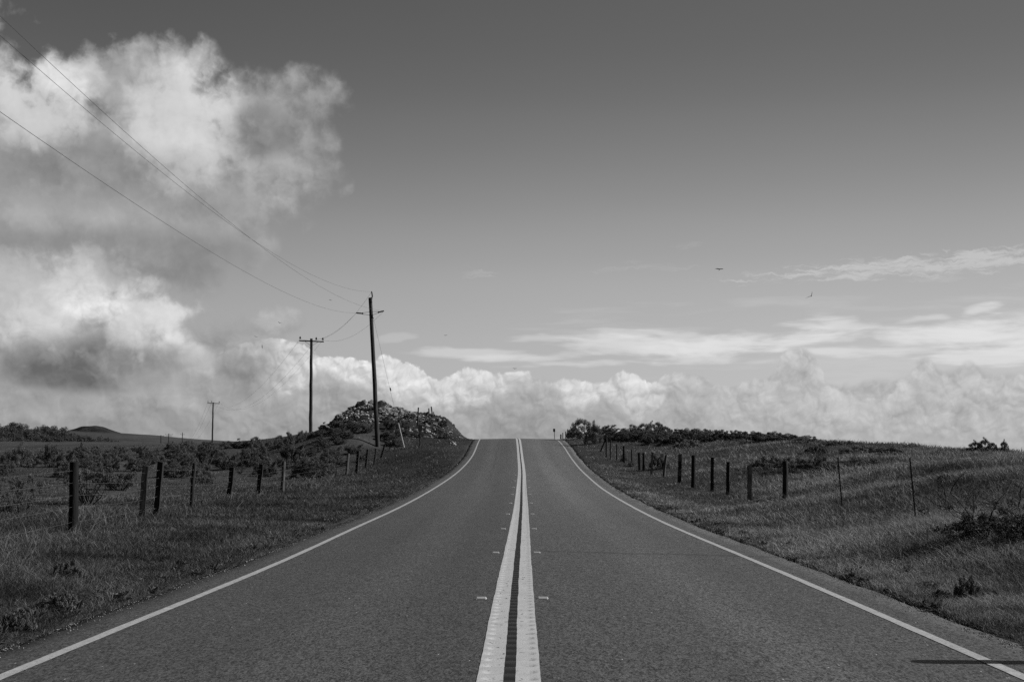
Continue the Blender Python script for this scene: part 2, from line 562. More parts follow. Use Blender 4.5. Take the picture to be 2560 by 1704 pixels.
def m_paint(nt, p):
    w = world_co(nt)
    x, y, z = sepx(nt, w)
    n1 = noise(nt, w, 7, 5, 0.62)
    n2 = noise(nt, vscale(nt, w, (30, 9, 9)), 1.0, 3, 0.6)
    worn = noise(nt, w, 38, 4, 0.75).ss(0.62, 0.54)
    col = (0.42 + (n1 - .5) * .30 + (n2 - .5) * .22) * (0.60 + 0.40 * worn)
    grey(nt, p, col)
    p.inputs['Roughness'].default_value = 0.6
    bump(nt, p, noise(nt, w, 90, 3, 0.6), 0.4, 0.006)


def m_centre_paint(nt, p):
    w = world_co(nt)
    x, y, z = sepx(nt, w)
    n1 = noise(nt, w, 6, 5, 0.62)
    chips = noise(nt, vscale(nt, w, (26, 40, 20)), 1.0, 2, 0.5)
    rows = ((y / 0.3) * 6.28318).m('COSINE')            # the milled grooves under the paint
    chip = chips.ss(0.615, 0.67) * rows.ss(-0.2, 0.5)
    col = (0.50 + (n1 - .5) * .26 + rows * 0.012) * (1.0 - chip * 0.75)
    grey(nt, p, col)
    p.inputs['Roughness'].default_value = 0.55
    bump(nt, p, noise(nt, w, 80, 3, 0.6), 0.4, 0.006)


def m_black_paint(nt, p):
    w = world_co(nt)
    grey(nt, p, 0.012 + noise(nt, w, 14, 4, 0.6) * 0.022)
    p.inputs['Roughness'].default_value = 0.5


def m_ground(nt, p):
    w = world_co(nt)
    x, y, z = sepx(nt, w)
    a = noise(nt, w, 0.11, 5, 0.6)
    b = noise(nt, w, 1.3, 6, 0.65)
    c = noise(nt, vscale(nt, w, (9, 9, 3)), 1.0, 4, 0.7)
    col = 0.026 + a.ss(.3, .75) * 0.032 + (b - .5) * 0.038 + (c - .5) * 0.05 + x.ss(3, 8) * 0.014
    col = col + (x * -1.0).ss(10, 16) * y.ss(20, 60) * 0.020
    far = y.ss(150, 420)
    col = far.lerp(col.mx(.008), 0.040 + a * 0.05 + (noise(nt, vscale(nt, w, (.03, .012, .1)), 1.0, 5, .6) - .5) * .05)
    grey(nt, p, col.mx(0.006))
    p.inputs['Roughness'].default_value = 1.0
    p.inputs['Specular IOR Level'].default_value = 0.05
    bump(nt, p, b + c * .6, 0.8, 0.12)


def m_grass(lo, hi, tr=0.25):
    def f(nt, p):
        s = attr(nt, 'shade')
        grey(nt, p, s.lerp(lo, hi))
        p.inputs['Roughness'].default_value = 0.7
        p.inputs['Specular IOR Level'].default_value = 0.12
        t = nt.nodes.new('ShaderNodeBsdfTranslucent')
        n = nt.nodes.new('ShaderNodeCombineColor')
        q = s.lerp(lo, hi)
        for i in range(3): nt.links.new(q.s, n.inputs[i])
        nt.links.new(n.outputs[0], t.inputs[0])
        mx = nt.nodes.new('ShaderNodeMixShader')
        mx.inputs[0].default_value = tr
        nt.links.new(p.outputs[0], mx.inputs[1])
        nt.links.new(t.outputs[0], mx.inputs[2])
        nt.links.new(mx.outputs[0], nt.nodes['Material Output'].inputs[0])
    return f


def m_bark(lo, hi, sc=1.0):
    def f(nt, p):
        o = obj_co(nt)
        n = noise(nt, vscale(nt, o, (14 * sc, 14 * sc, 1.1 * sc)), 1.0, 5, 0.65)
        k = noise(nt, o, 1.4 * sc, 3, 0.5)
        cr = noise(nt, vscale(nt, o, (40 * sc, 40 * sc, 2.0 * sc)), 1.0, 2, 0.5).ss(.62, .70)
        grey(nt, p, (n.ss(.3, .72).lerp(lo, hi) * (0.65 + 0.7 * k)) * (1.0 - cr * .7))
        bump(nt, p, n - cr * .4, 0.7, 0.02)
        p.inputs['Roughness'].default_value = 0.9
    return f


def m_rock(lo, hi):
    def f(nt, p):
        o = world_co(nt)
        n = noise(nt, o, 1.6, 6, 0.65)
        k = noise(nt, o, 9, 5, 0.7)
        grey(nt, p, n.ss(.32, .68).lerp(lo, hi) * (0.55 + 0.9 * k))
        bump(nt, p, n + k * .5, 0.9, 0.10)
        p.inputs['Roughness'].default_value = 0.95
    return f


def m_plain(v, rough=0.6, metal=0.0, var=0.25):
    def f(nt, p):
        grey(nt, p, v * (1 - var / 2 + var * noise(nt, obj_co(nt), 12, 4, 0.6)))
        p.inputs['Roughness'].default_value = rough
        p.inputs['Metallic'].default_value = metal
    return f


def m_hill(lo, hi, sc):
    def f(nt, p):
        w = world_co(nt)
        n = noise(nt, vscale(nt, w, (sc, sc * .5, sc)), 1.0, 7, 0.62)
        k = noise(nt, vscale(nt, w, (sc * 9, sc * 5, sc * 9)), 1.0, 5, 0.7)
        grey(nt, p, (n.ss(.3, .7).lerp(lo, hi) * (.5 + k)))
        p.inputs['Roughness'].default_value = 1.0
        p.inputs['Specular IOR Level'].default_value = 0.0
        bump(nt, p, n + k * .3, 1.0, 6.0)
    return f


M = {
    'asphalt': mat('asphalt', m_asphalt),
    'paint': mat('road_paint', m_paint),
    'centre': mat('centre_paint', m_centre_paint),
    'black': mat('black_paint', m_black_paint),
    'ground': mat('ground', m_ground),
    'grass_l': mat('grass_left', m_grass(0.011, 0.245)),
    'grass_r': mat('grass_right', m_grass(0.016, 0.42)),
    'dry': mat('dry_grass', m_grass(0.10, 0.42)),
    'leaf': mat('shrub_leaves', m_grass(0.010, 0.155, 0.15)),
    'leaf_pale': mat('weed_leaves', m_grass(0.02, 0.2, 0.2)),
    'stem': mat('shrub_stem', m_bark(0.02, 0.09, 3)),
    'post': mat('fence_post_wood', m_bark(0.007, 0.040, 3)),
    'post_pale': mat('fence_post_weathered', m_bark(0.03, 0.12, 3)),
    'post_dark': mat('fence_post_tarred', m_bark(0.003, 0.012, 3)),
    'pole': mat('pole_wood', m_bark(0.012, 0.07, 1)),
    'pole_dark': mat('pole_wood_dark', m_bark(0.012, 0.045, 1)),
    'steel': mat('fence_steel', m_plain(0.03, 0.55, 0.0)),
    'wire': mat('wire', m_plain(0.11, 0.45, 0.3)),
    'cable': mat('power_cable', m_plain(0.07, 0.5)),
    'ceramic': mat('insulator', m_plain(0.02, 0.3)),
    'rock': mat('rock', m_rock(0.13, 0.42)),
    'rock_mid': mat('rock_mid', m_rock(0.10, 0.36)),
    'rock_dark': mat('rock_dark', m_rock(0.04, 0.16)),
    'rock_pale': mat('rock_pale', m_rock(0.18, 0.44)),
    'marker': mat('marker_plastic', m_plain(0.6, 0.35)),
    'lens': mat('marker_lens', m_plain(0.34, 0.2)),
    'guard': mat('guy_guard', m_plain(0.6, 0.5)),
    'sign': mat('sign_back', m_plain(0.07, 0.5)),
    'bird': mat('bird', m_plain(0.012, 0.8)),
    'hill_far': mat('far_hill', m_hill(0.035, 0.085, 0.006)),
    'hill_wood': mat('wooded_hill', m_hill(0.02, 0.055, 0.02)),  # albedo lightened to stand for distance haze
}

# ------------------------------------------------------------------ road geometry (fitted to the photograph)
_RY = np.array([-40, -10, 9.57, 20.4, 29.5, 39.3, 48, 58.9, 70, 82, 93, 103, 112, 120, 127, 134, 142, 152, 165, 185, 230])
_RZ = np.array([-1.47, -1.49, -1.531, -1.603, -1.640, -1.651, -1.61, -1.498, -1.30, -1.007, -.62, -.147, .40, .84, 1.12, 1.26, 1.24, .95, .2, -1.6, -7]) + CZ
_LX = np.array([-3.6, -3.55, -3.5, -3.40, -3.43, -3.39, -3.33, -3.25, -3.12, -3.0, -2.90, -2.84, -2.84, -2.88, -2.93, -3.05, -3.25, -3.6, -4.2, -5.4, -9])
_RX = np.array([3.4, 3.45, 3.5, 3.60, 3.57, 3.61, 3.67, 3.75, 3.88, 4.0, 4.10, 4.16, 4.16, 4.12, 4.07, 3.95, 3.75, 3.4, 2.8, 1.6, -2])
_CX = np.array([-.12, -.08, -.015, .073, .16, .25, .32, .40, .49, .56, .585, .59, .585, .575, .56, .47, .30, -.05, -.6, -1.8, -5.4])


def _spline(xs, ys):
    """natural cubic spline as a function"""
    n = len(xs)
    h = np.diff(xs)
    A_ = np.zeros((n, n))
    r = np.zeros(n)
    A_[0, 0] = A_[-1, -1] = 1
    for i in range(1, n - 1):
        A_[i, i - 1], A_[i, i], A_[i, i + 1] = h[i - 1], 2 * (h[i - 1] + h[i]), h[i]
        r[i] = 6 * ((ys[i + 1] - ys[i]) / h[i] - (ys[i] - ys[i - 1]) / h[i - 1])
    m = np.linalg.solve(A_, r)

    def f(x):
        x = np.clip(np.asarray(x, float), xs[0], xs[-1])
        i = np.clip(np.searchsorted(xs, x) - 1, 0, n - 2)
        a, b = xs[i + 1] - x, x - xs[i]
        return (m[i] * a ** 3 + m[i + 1] * b ** 3) / (6 * h[i]) + (ys[i] / h[i] - m[i] * h[i] / 6) * a + (ys[i + 1] / h[i] - m[i + 1] * h[i] / 6) * b
    return f


road_z, left_x, right_x, centre_x = (_spline(_RY, q) for q in (_RZ, _LX, _RX, _CX))
SHOULDER = 0.58


def surf_z(x, y):
    """asphalt surface: crown and centre rumble grooves"""
    c = centre_x(y)
    d = np.abs(x - c)
    z = road_z(y) + 0.055 - 0.016 * d
    g = np.maximum(0, np.cos(2 * np.pi * y / 0.3)) ** 1.5 * smooth(0.185, 0.14, d) * 0.017 * smooth(75, 55, y)
    return z - g


# ------------------------------------------------------------------ terrain
CTRL = []
def c3(X, Y, Z): CTRL.append((X, Y, Z + CZ))
def cp(px, py, Y):
    v = at(px, py, Y)
    CTRL.append((v.x, v.y, v.z))
for q in [(8.6, 30, -1.47), (8.5, 43.6, -1.68), (8.45, 50, -1.78), (8.4, 59, -1.66), (8.1, 65, -1.72), (7.9, 72, -1.52), (7.7, 81, -1.25), (7.5, 90, -.85), (6.8, 97, -.42),
          (8, 12, -1.42), (14, 12, -1.15), (5.2, 16, -1.48), (6.7, 19, -1.15), (12, 20, -.9), (20, 15, -.7), (25, 40, -.4), (30, 70, -.4), (40, 40, -.25), (30, 100, -1.0), (31, 120, -2.6), (26, 120, -1.2), (22, 128, -.2),
          (-8, 12, -1.48), (-14, 12, -1.5), (-8, 25.6, -1.46), (-9, 35, -1.6), (-9.3, 57, -1.68), (-10, 75, -1.6), (-10.4, 91, -1.38), (-10.6, 106, -1.05),
          (-5.5, 16, -1.52), (-5.5, 30, -1.6), (-5.5, 45, -1.6), (-6, 60, -1.5), (-6, 75, -1.35),
          (-11.7, 122, .42), (-20, 30, -1.6), (-25, 50, -1.7), (-20, 75, -1.7), (-35, 80, -1.6), (-30, 110, -1.2), (-50, 120, -1.1), (-18, 118, -.5),
          (-22.3, 155, 2.1), (-40, 20, -1.6), (-60, 60, -1.5), (-80, 120, -1.0), (-18, 5, -1.5), (18, 0, -1.0), (0, -30, -1.5), (-30, -30, -1.5), (30, -30, -1.0),
          (6.5, 112, .55), (6.0, 122, 1.15), (5.6, 132, 1.45), (8, 145, 1.4), (8, 170, -.5), (14, 150, .8), (-12, 155, 3.0), (-8, 152, 3.4), (-10, 178, .5), (-4.5, 162, .5),
          (30, 170, -1.5), (30, 240, -7), (60, 110, -2.5), (60, 170, -5), (-12, 235, -4), (17, 138, .6), (45, 90, -1.2), (-20, 220, -.5), (80, 80, -2), (5, 250, -8)]:
    c3(*q)
for q in [(2560, 1136, 78), (2430, 1127, 82), (2300, 1118, 86), (2200, 1111, 90), (2100, 1105, 96), (2000, 1100, 103), (1900, 1093, 113), (1700, 1088, 122), (1550, 1086, 127), (1460, 1090, 128), (1400, 1096, 130),
          (2200, 1180, 48), (2000, 1160, 70), (2450, 1200, 35), (1750, 1140, 92), (1620, 1122, 108), (2400, 1160, 52), (1850, 1115, 100), (2100, 1130, 85),
          (700, 1102, 165), (600, 1112, 200), (531, 1112, 330), (450, 1125, 250), (300, 1125, 250), (100, 1112, 400), (250, 1114, 400), (0, 1112, 380),
          (100, 1150, 130), (300, 1160, 110), (500, 1142, 140), (650, 1140, 130), (0, 1200, 70), (500, 1180, 85), (200, 1180, 85), (760, 1120, 140),
          (850, 1078, 128), (900, 1062, 129), (1000, 1078, 128), (1100, 1108, 118), (1050, 1128, 110), (1000, 1128, 112), (1150, 1100, 122), (1000, 1165, 95), (1120, 1130, 105),
          (800, 1092, 134), (820, 1066, 136), (845, 1044, 138), (880, 1024, 140), (920, 1014, 141), (960, 1017, 141), (1000, 1026, 141), (1050, 1039, 141), (1085, 1048, 140), (1120, 1068, 138),
          (1150, 1083, 136), (1180, 1095, 134), (900, 1095, 122)]:
    cp(*q)
CT = np.array(CTRL)


def _rbf_fit():
    P_ = CT[:, :2] / 100
    d = np.linalg.norm(P_[:, None] - P_[None], axis=2)
    K = np.where(d > 0, d * d * np.log(d + 1e-12), 0) + np.eye(len(P_)) * 2e-5
    T = np.c_[np.ones(len(P_)), P_]
    A_ = np.block([[K, T], [T.T, np.zeros((3, 3))]])
    return np.linalg.solve(A_, np.r_[CT[:, 2], 0, 0, 0])


_W = _rbf_fit()


def rbf(x, y):
    out = np.empty(x.shape)
    xf, yf, of = x.ravel() / 100, y.ravel() / 100, out.ravel()
    for i in range(0, len(xf), 20000):
        a, b = xf[i:i + 20000], yf[i:i + 20000]
        d2 = (a[:, None] - CT[None, :, 0] / 100) ** 2 + (b[:, None] - CT[None, :, 1] / 100) ** 2
        of[i:i + 20000] = (np.where(d2 > 0, 0.5 * d2 * np.log(d2 + 1e-24), 0)) @ _W[:-3] + _W[-3] + _W[-2] * a + _W[-1] * b
    return of.reshape(x.shape)


def far_z(x, y):
    r = np.hypot(x, y)
    az = np.degrees(np.arctan2(x, np.maximum(y, 1)))
    base = -6.0 * smooth(350, 900, r) * smooth(-9.5, -6.5, az) + 1.2 * smooth(-6.5, -9.5, az)
    return CZ + base - 12 * smooth(-4, 2, az) - smooth(1500, 6000, r) * 40


def ground_z(x, y):
    x, y = np.asarray(x, float), np.asarray(y, float)
    r = np.hypot(x, y)
    z = np.where(r < 520, rbf(x, y), 0)
    t = smooth(330, 480, r)
    z = np.clip(z, -14, 9) * (1 - t) + far_z(x, y) * t
    back = smooth(-10, -60, y)
    z = z * (1 - back) + 0.1 * back
    amp = smooth(2, 30, r)
    z = z + fbm(x / 5.0, y / 5.0, 3) * 0.07 * (0.4 + amp) + fbm(x / 0.9, y / 0.9, 3) * 0.025
    # rocky crest of the mound is rough
    rk = np.exp(-(((x + 13) / 5.5) ** 2 + ((y - 139) / 9.0) ** 2))
    z = z + rk * (fbm(x / 1.6, y / 1.6, 4) * 0.38)
    # road corridor
    out = np.maximum((left_x(y) - SHOULDER) - x, x - (right_x(y) + SHOULDER))
    edge = road_z(y) - 0.02
    t = smooth(0.1, 3.2, out)
    cor = np.where(out < 0, edge - 0.16, edge - 0.08 + 0.10 * smooth(-0.02, 0.12, out) + 0.02 * fbm(x / .5, y / .5, 2))
    w = smooth(200, 170, y) * smooth(-45, -35, y)
    return z * (1 - (1 - t) * w) + cor * (1 - t) * w


def gz(x, y):
    return float(ground_z(np.array([x]), np.array([y]))[0])


_HY = np.geomspace(7, 420, 900)


def hit(px, py, ymin=7.0, ymax=420.0):
    """first point of the terrain behind a photo pixel"""
    a = at(px, py, 1.0) - Vector((0, 0, CZ))
    ys = _HY[(_HY >= ymin) & (_HY <= ymax)]
    g = ground_z(a.x * ys, ys)
    rz = CZ + a.z * ys
    k = np.nonzero(rz <= g)[0]
    if len(k) == 0:
        i = int(np.argmin(rz - g))
    else:
        i = int(k[0])
    return Vector((a.x * ys[i], ys[i], float(g[i])))


# ground sheet: polar grid, fine in front
def build_ground():
    front = np.radians(np.arange(-24, 24.001, 0.1))
    side = np.radians(np.concatenate([np.arange(25, 180, 2.5), [180.0]]))
    az = np.concatenate([-side[::-1][:-1] if False else -side[::-1], front, side])
    rr = np.concatenate([[0.5, 1.5, 2.5, 3.5, 4.5], np.geomspace(5.2, 430, 380), np.geomspace(450, 9000, 60)])
    Rr, Az = np.meshgrid(rr, az, indexing='ij')
    x, y = Rr * np.sin(Az), Rr * np.cos(Az)
    z = ground_z(x, y)
    nr, na = x.shape
    v = np.stack([x, y, z], -1).reshape(-1, 3)
    i, j = np.meshgrid(np.arange(nr - 1), np.arange(na - 1), indexing='ij')
    a = i * na + j
    f = np.stack([a, a + 1, a + na + 1, a + na], -1).reshape(-1, 4)
    o = link_mesh('ground', np_mesh('ground', v, f, 4), M['ground'])
    tag(o, kind='structure')
    # the little disc under the camera
    return o


build_ground()


def strip(name, ys, lat_fn, ncol, mat_, lift, kind='structure', noise_edge=0.0, label=None):
    """a sheet following the road; lat_fn(y) -> (xa, xb)"""
    xa, xb = lat_fn(ys)
    if noise_edge:
        xa = xa + noise_edge * fbm(ys * 0.9, ys * 0 + 3.3, 4) + noise_edge * .5 * vnoise(ys * 5, ys * 0 + 1.1)
        xb = xb + noise_edge * fbm(ys * 0.9, ys * 0 + 8.3, 4) + noise_edge * .5 * vnoise(ys * 5, ys * 0 + 7.1)
    t = np.linspace(0, 1, ncol)[None] if not hasattr(ncol, '__len__') else np.asarray(ncol)[None]
    x = xa[:, None] * (1 - t) + xb[:, None] * t
    y = np.repeat(ys[:, None], x.shape[1], 1)
    z = surf_z(x, y) + lift
    n, m = x.shape
    v = np.stack([x, y, z], -1).reshape(-1, 3)
    i, j = np.meshgrid(np.arange(n - 1), np.arange(m - 1), indexing='ij')
    a = i * m + j
    f = np.stack([a, a + 1, a + m + 1, a + m], -1).reshape(-1, 4)
    o = link_mesh(name, np_mesh(name, v, f, 4), mat_)
    return tag(o, label, kind=kind)


YS = np.concatenate([np.arange(-8, 7, 0.5), np.arange(7, 50, 0.0375), np.arange(50, 195, 0.4)])


def build_road():
    # carriageway with dense columns where the centre grooves run
    ys = YS
    c = centre_x(ys)
    off = np.concatenate([np.linspace(-1, -.06, 14), np.linspace(-.047, .047, 19), np.linspace(.06, 1, 14)])
    xa = left_x(ys) - SHOULDER + 0.045 * fbm(ys * .7, ys * 0 + 2.2, 5)
    xb = right_x(ys) + SHOULDER + 0.045 * fbm(ys * .7, ys * 0 + 5.2, 5)
    x = np.where(off[None] < 0, c[:, None] + (c - xa)[:, None] * off[None], c[:, None] + (xb - c)[:, None] * off[None])
    y = np.repeat(ys[:, None], x.shape[1], 1)
    z = surf_z(x, y)
    # skirts down at both edges: the broken lip of the asphalt
    x = np.concatenate([x[:, :1] - .03, x, x[:, -1:] + .03], 1)
    y = np.concatenate([y[:, :1], y, y[:, -1:]], 1)
    z = np.concatenate([z[:, :1] - .2, z, z[:, -1:] - .2], 1)
    n, m = x.shape
    v = np.stack([x, y, z], -1).reshape(-1, 3)
    i, j = np.meshgrid(np.arange(n - 1), np.arange(m - 1), indexing='ij')
    a = i * m + j
    f = np.stack([a, a + 1, a + m + 1, a + m], -1).reshape(-1, 4)
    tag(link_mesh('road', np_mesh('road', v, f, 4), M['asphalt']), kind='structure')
    lw = 0.052
    strip('edge_line', ys, lambda q: (left_x(q) - lw, left_x(q) + lw), 3, M['paint'], 0.004, noise_edge=.004)
    strip('edge_line', ys, lambda q: (right_x(q) - lw, right_x(q) + lw), 3, M['paint'], 0.004, noise_edge=.004)
    strip('centre_line', ys, lambda q: (centre_x(q) - .212, centre_x(q) - .04), 9, M['centre'], 0.004, noise_edge=.004)
    strip('centre_line', ys, lambda q: (centre_x(q) + .04, centre_x(q) + .205), 9, M['centre'], 0.004, noise_edge=.004)
    strip('centre_gap', ys, lambda q: (centre_x(q) - .05, centre_x(q) + .05), 5, M['black'], 0.002)


build_road()


# ------------------------------------------------------------------ raised pavement markers
def build_markers():
    def proto():
        r = empty('raised_pavement_marker', (0, 0, 0))
        bm = bmesh.new()
        w, d, h, t = .054, .05, .019, .022
        vs = [bm.verts.new(p) for p in [(-w, -d, 0), (w, -d, 0), (w, d, 0), (-w, d, 0), (-w * .86, -t, h), (w * .86, -t, h), (w * .86, t, h), (-w * .86, t, h)]]
        for q in [(0, 1, 5, 4), (1, 2, 6, 5), (2, 3, 7, 6), (3, 0, 4, 7), (4, 5, 6, 7), (3, 2, 1, 0)]: bm.faces.new([vs[k] for k in q])
        mb = MB()
        mb.bm.free()
        mb.bm = bm
        mb.build('housing', M['marker'], r, False, bevel=.003)
        l = MB()
        ang = math.atan2(h, d - t)
        l.box((0, -(d + t) / 2 - .001, h / 2 + .001), (w * 1.6, .028, .003), Matrix.Rotation(ang, 3, 'X'))
        l.build('lens', M['lens'], r, False)
        return r
    pr = proto()
    kids = list(pr.children)
    dist = [14.7, 22.0, 29.3, 36.6, 43.9, 51.2, 58.5, 65.9, 73.2]
    names = ['closest pair to the camera', 'second pair up the road', 'third pair up the road', 'fourth pair up the road', 'fifth pair up the road', 'sixth pair up the road',
             'seventh pair up the road', 'eighth pair up the road', 'last pair below the crest']
    first = True
    for k, Y in enumerate(dist):
        for s in (-1, 1):
            if first: o, first = pr, False
            else:
                o = pr.copy(); COL.objects.link(o)
                for c in kids:
                    q = c.copy(); COL.objects.link(q); q.parent = o
            x = float(centre_x(Y)) + (s * .30 if s > 0 else -.34)
            sl = float(road_z(Y + .5) - road_z(Y - .5))
            o.location = (x, Y, float(surf_z(np.array([x]), np.array([Y]))[0]) + .001)
            o.rotation_euler = (math.atan(sl), 0, random.uniform(-.06, .06))
            tag(o, 'small pale reflective road marker %s the double line, %s' % ('right of' if s > 0 else 'left of', names[k]), 'road marker', 'raised markers along the centre line')


build_markers()


# ------------------------------------------------------------------ fences
def wood_post(name, base, top, r, material, parent, square=False, seed=0, split=False):
    base, top = Vector(base), Vector(top)
    down = (base - top).normalized()
    mb = MB()
    rnd = random.Random(seed)
    n = 5
    pts = [base + down * 0.35 + (top - base - down * 0.35) * (k / n) + Vector((rnd.uniform(-1, 1), rnd.uniform(-1, 1), 0)) * r * .12 for k in range(n + 1)]
    if square:
        a, b = pts[0], pts[-1]
        ax = (b - a).normalized()
        u = Vector((1, .25 * rnd.uniform(-1, 1), 0)).normalized()
        v = ax.cross(u).normalized()
        u = v.cross(ax).normalized()
        rings = []
        for k, p in enumerate(pts):
            w = r * (1 - .06 * k / n) * rnd.uniform(.93, 1.05)
            rings.append([mb.bm.verts.new(p + u * sx * w * rnd.uniform(.93, 1.07) + v * sy * w * .8 + ax * (rnd.uniform(-.02, .02) if k == n else 0)) for sx, sy in ((-1, -1), (1, -1), (1, 1), (-1, 1))])
        for a_, b_ in zip(rings, rings[1:]):
            for k in range(4): mb.bm.faces.new((a_[k], a_[(k + 1) % 4], b_[(k + 1) % 4], b_[k]))
        mb.bm.faces.new(rings[0][::-1]); mb.bm.faces.new(rings[-1])
        return mb.build(name, material, parent, False, bevel=.008)
    mb.tube(pts, [r * (1.06 - .1 * k / n) for k in range(n + 1)], 12, wob=.05, seed=seed)
    return mb.build(name, material, parent, True)


def steel_post(name, base, top, parent, w=.02):
    base, top = Vector(base), Vector(top)
    d = (base - top).normalized()
    mb = MB()
    b = base + d * .3
    mb.beam(b, top, w * 2, .007)
    mb.beam(b + Vector((0, .016, 0)), top + Vector((0, .016, 0)), .007, .03)
    L = (top - base).length
    for k in range(int(L / .07)):                 # studs of a T-post
        p = base + (top - base) * ((k + .5) * .07 / L)
        mb.box(p + Vector((0, -.008, 0)), (w * 1.2, .012, .012))
    return mb.build(name, M['steel'], parent, False)


def strand(name, pts, parent, r=.0022, barbs=True, ymax_barb=45):
    """barbed wire running through points"""
    mb = MB()
    out = []
    for a, b in zip(pts, pts[1:]):
        L = (b - a).length
        for k in range(8):
            t = k / 8
            p = a.lerp(b, t)
            p.z -= .012 * L * .35 * 4 * t * (1 - t) * .6
            out.append(p)
    out.append(pts[-1])
    mb.tube(out, r, 5)
    if barbs:
        acc = 0
        for a, b in zip(out, out[1:]):
            L = (b - a).length
            acc += L
            if acc > .14 and a.y < ymax_barb:
                acc = 0
                for q in range(2):
                    v = Vector((random.uniform(-1, 1), random.uniform(-1, 1), random.uniform(-1, 1))).normalized() * .016
                    mb.tube([a - v, a + v], [.0016, .0008], 4)
    return mb.build(name, M['wire'], parent)


def build_left_fence():
    # (base px, base py, top px, top py, depth, radius m, kind)
    P_ = [(183, 1330, 185, 1154, 25.6, .085, 'dark'), (354, 1299, 364, 1164, 33.2, .072, 'square'), (390, 1285, 402, 1154, 34.6, .068, 'square'),
          (478, 1275, 486, 1158, 39.5, .055, 'round'), (573, 1252, 581, 1167, 51.5, .085, 'square'), (645, 1243, 653, 1160, 54, .08, 'square'),
          (706, 1232, 710, 1153, 58, .078, 'pale'), (757, 1212, 769, 1147, 66, .02, 'steel'), (805, 1200, 812, 1143, 74, .02, 'steel'),
          (837, 1194, 846, 1136, 80, .024, 'steel'), (866, 1184, 871, 1133, 86, .09, 'pale'), (891, 1174, 896, 1126, 92, .09, 'square'),
          (914, 1163, 919, 1123, 100, .07, 'square'), (935, 1167, 940, 1121, 104, .065, 'round'), (951, 1153, 962, 1111, 110, .07, 'square'),
          (970, 1133, 975, 1117, 117, .07, 'round'), (984, 1127, 988, 1116, 121, .06, 'round'), (1000, 1124, 1007, 1100, 124, .05, 'pale'),
          (1018, 1107, 1020, 1088, 128, .05, 'pale'), (1028, 1096, 1040, 1044, 130, .05, 'steel'), (1043, 1056, 1046, 1018, 133, .06, 'square')]
    P2 = [(1060, 1048, 1061, 1030, 141, .07, 'round'), (1067, 1046, 1069, 1032, 142, .06, 'round'), (1073, 1046, 1072, 1020, 143, .05, 'square'),
          (1081, 1036, 1078, 1016, 144, .06, 'square'), (1085, 1036, 1084, 1029, 146, .05, 'round')]
    root = empty('barbed_wire_fence', tuple(hit(183, 1330, 20, 30)), 'barbed wire fence of leaning timber posts along the left verge up to the rocky mound', 'fence')
    inv = Vector(root.location)
    tops, bases = [], []
    for k, (bx, by, tx, ty, Y, r, kd) in enumerate(P_ + P2):
        b, t = at(bx, by, Y), at(tx, ty, Y)
        g = gz(b.x, b.y)
        if abs(g - b.z) > .02:                # stand on the ground
            b = Vector((b.x, b.y, min(g, b.z + .1) if k < len(P_) else g))
        if kd == 'steel': o = steel_post('steel_post', b - inv, t - inv, root, r)
        else: o = wood_post('post', b - inv, t - inv, r, M[{'dark': 'post_dark', 'pale': 'post_pale'}.get(kd, 'post')], root, kd == 'square', k)
        if k == 0: o['label'] = 'thick round black-tarred fence post, the nearest one'
        tops.append(t); bases.append(b)
    # an off-frame post carries the strands towards the camera
    b0, t0 = Vector((-7.6, 15.5, gz(-7.6, 15.5))), Vector((-7.6, 15.5, gz(-7.6, 15.5) + 1.3))
    wood_post('post', b0 - inv, t0 - inv, .07, M['post'], root, True, 99)
    B = [b0] + bases[:21]; T = [t0] + tops[:21]
    for f in (.17, .36, .54, .70, .86):
        pts = []
        for b, t in zip(B, T):
            b2 = Vector((b.x, b.y, max(b.z, t.z - 1.36)))
            p = b2.lerp(t, f + random.uniform(-.02, .02)) - inv
            p.y -= .07
            pts.append(p)
        strand('wire', pts, root, .0022)
    return [(b, t) for b, t in zip(B, T)]


LEFT_FENCE = build_left_fence()


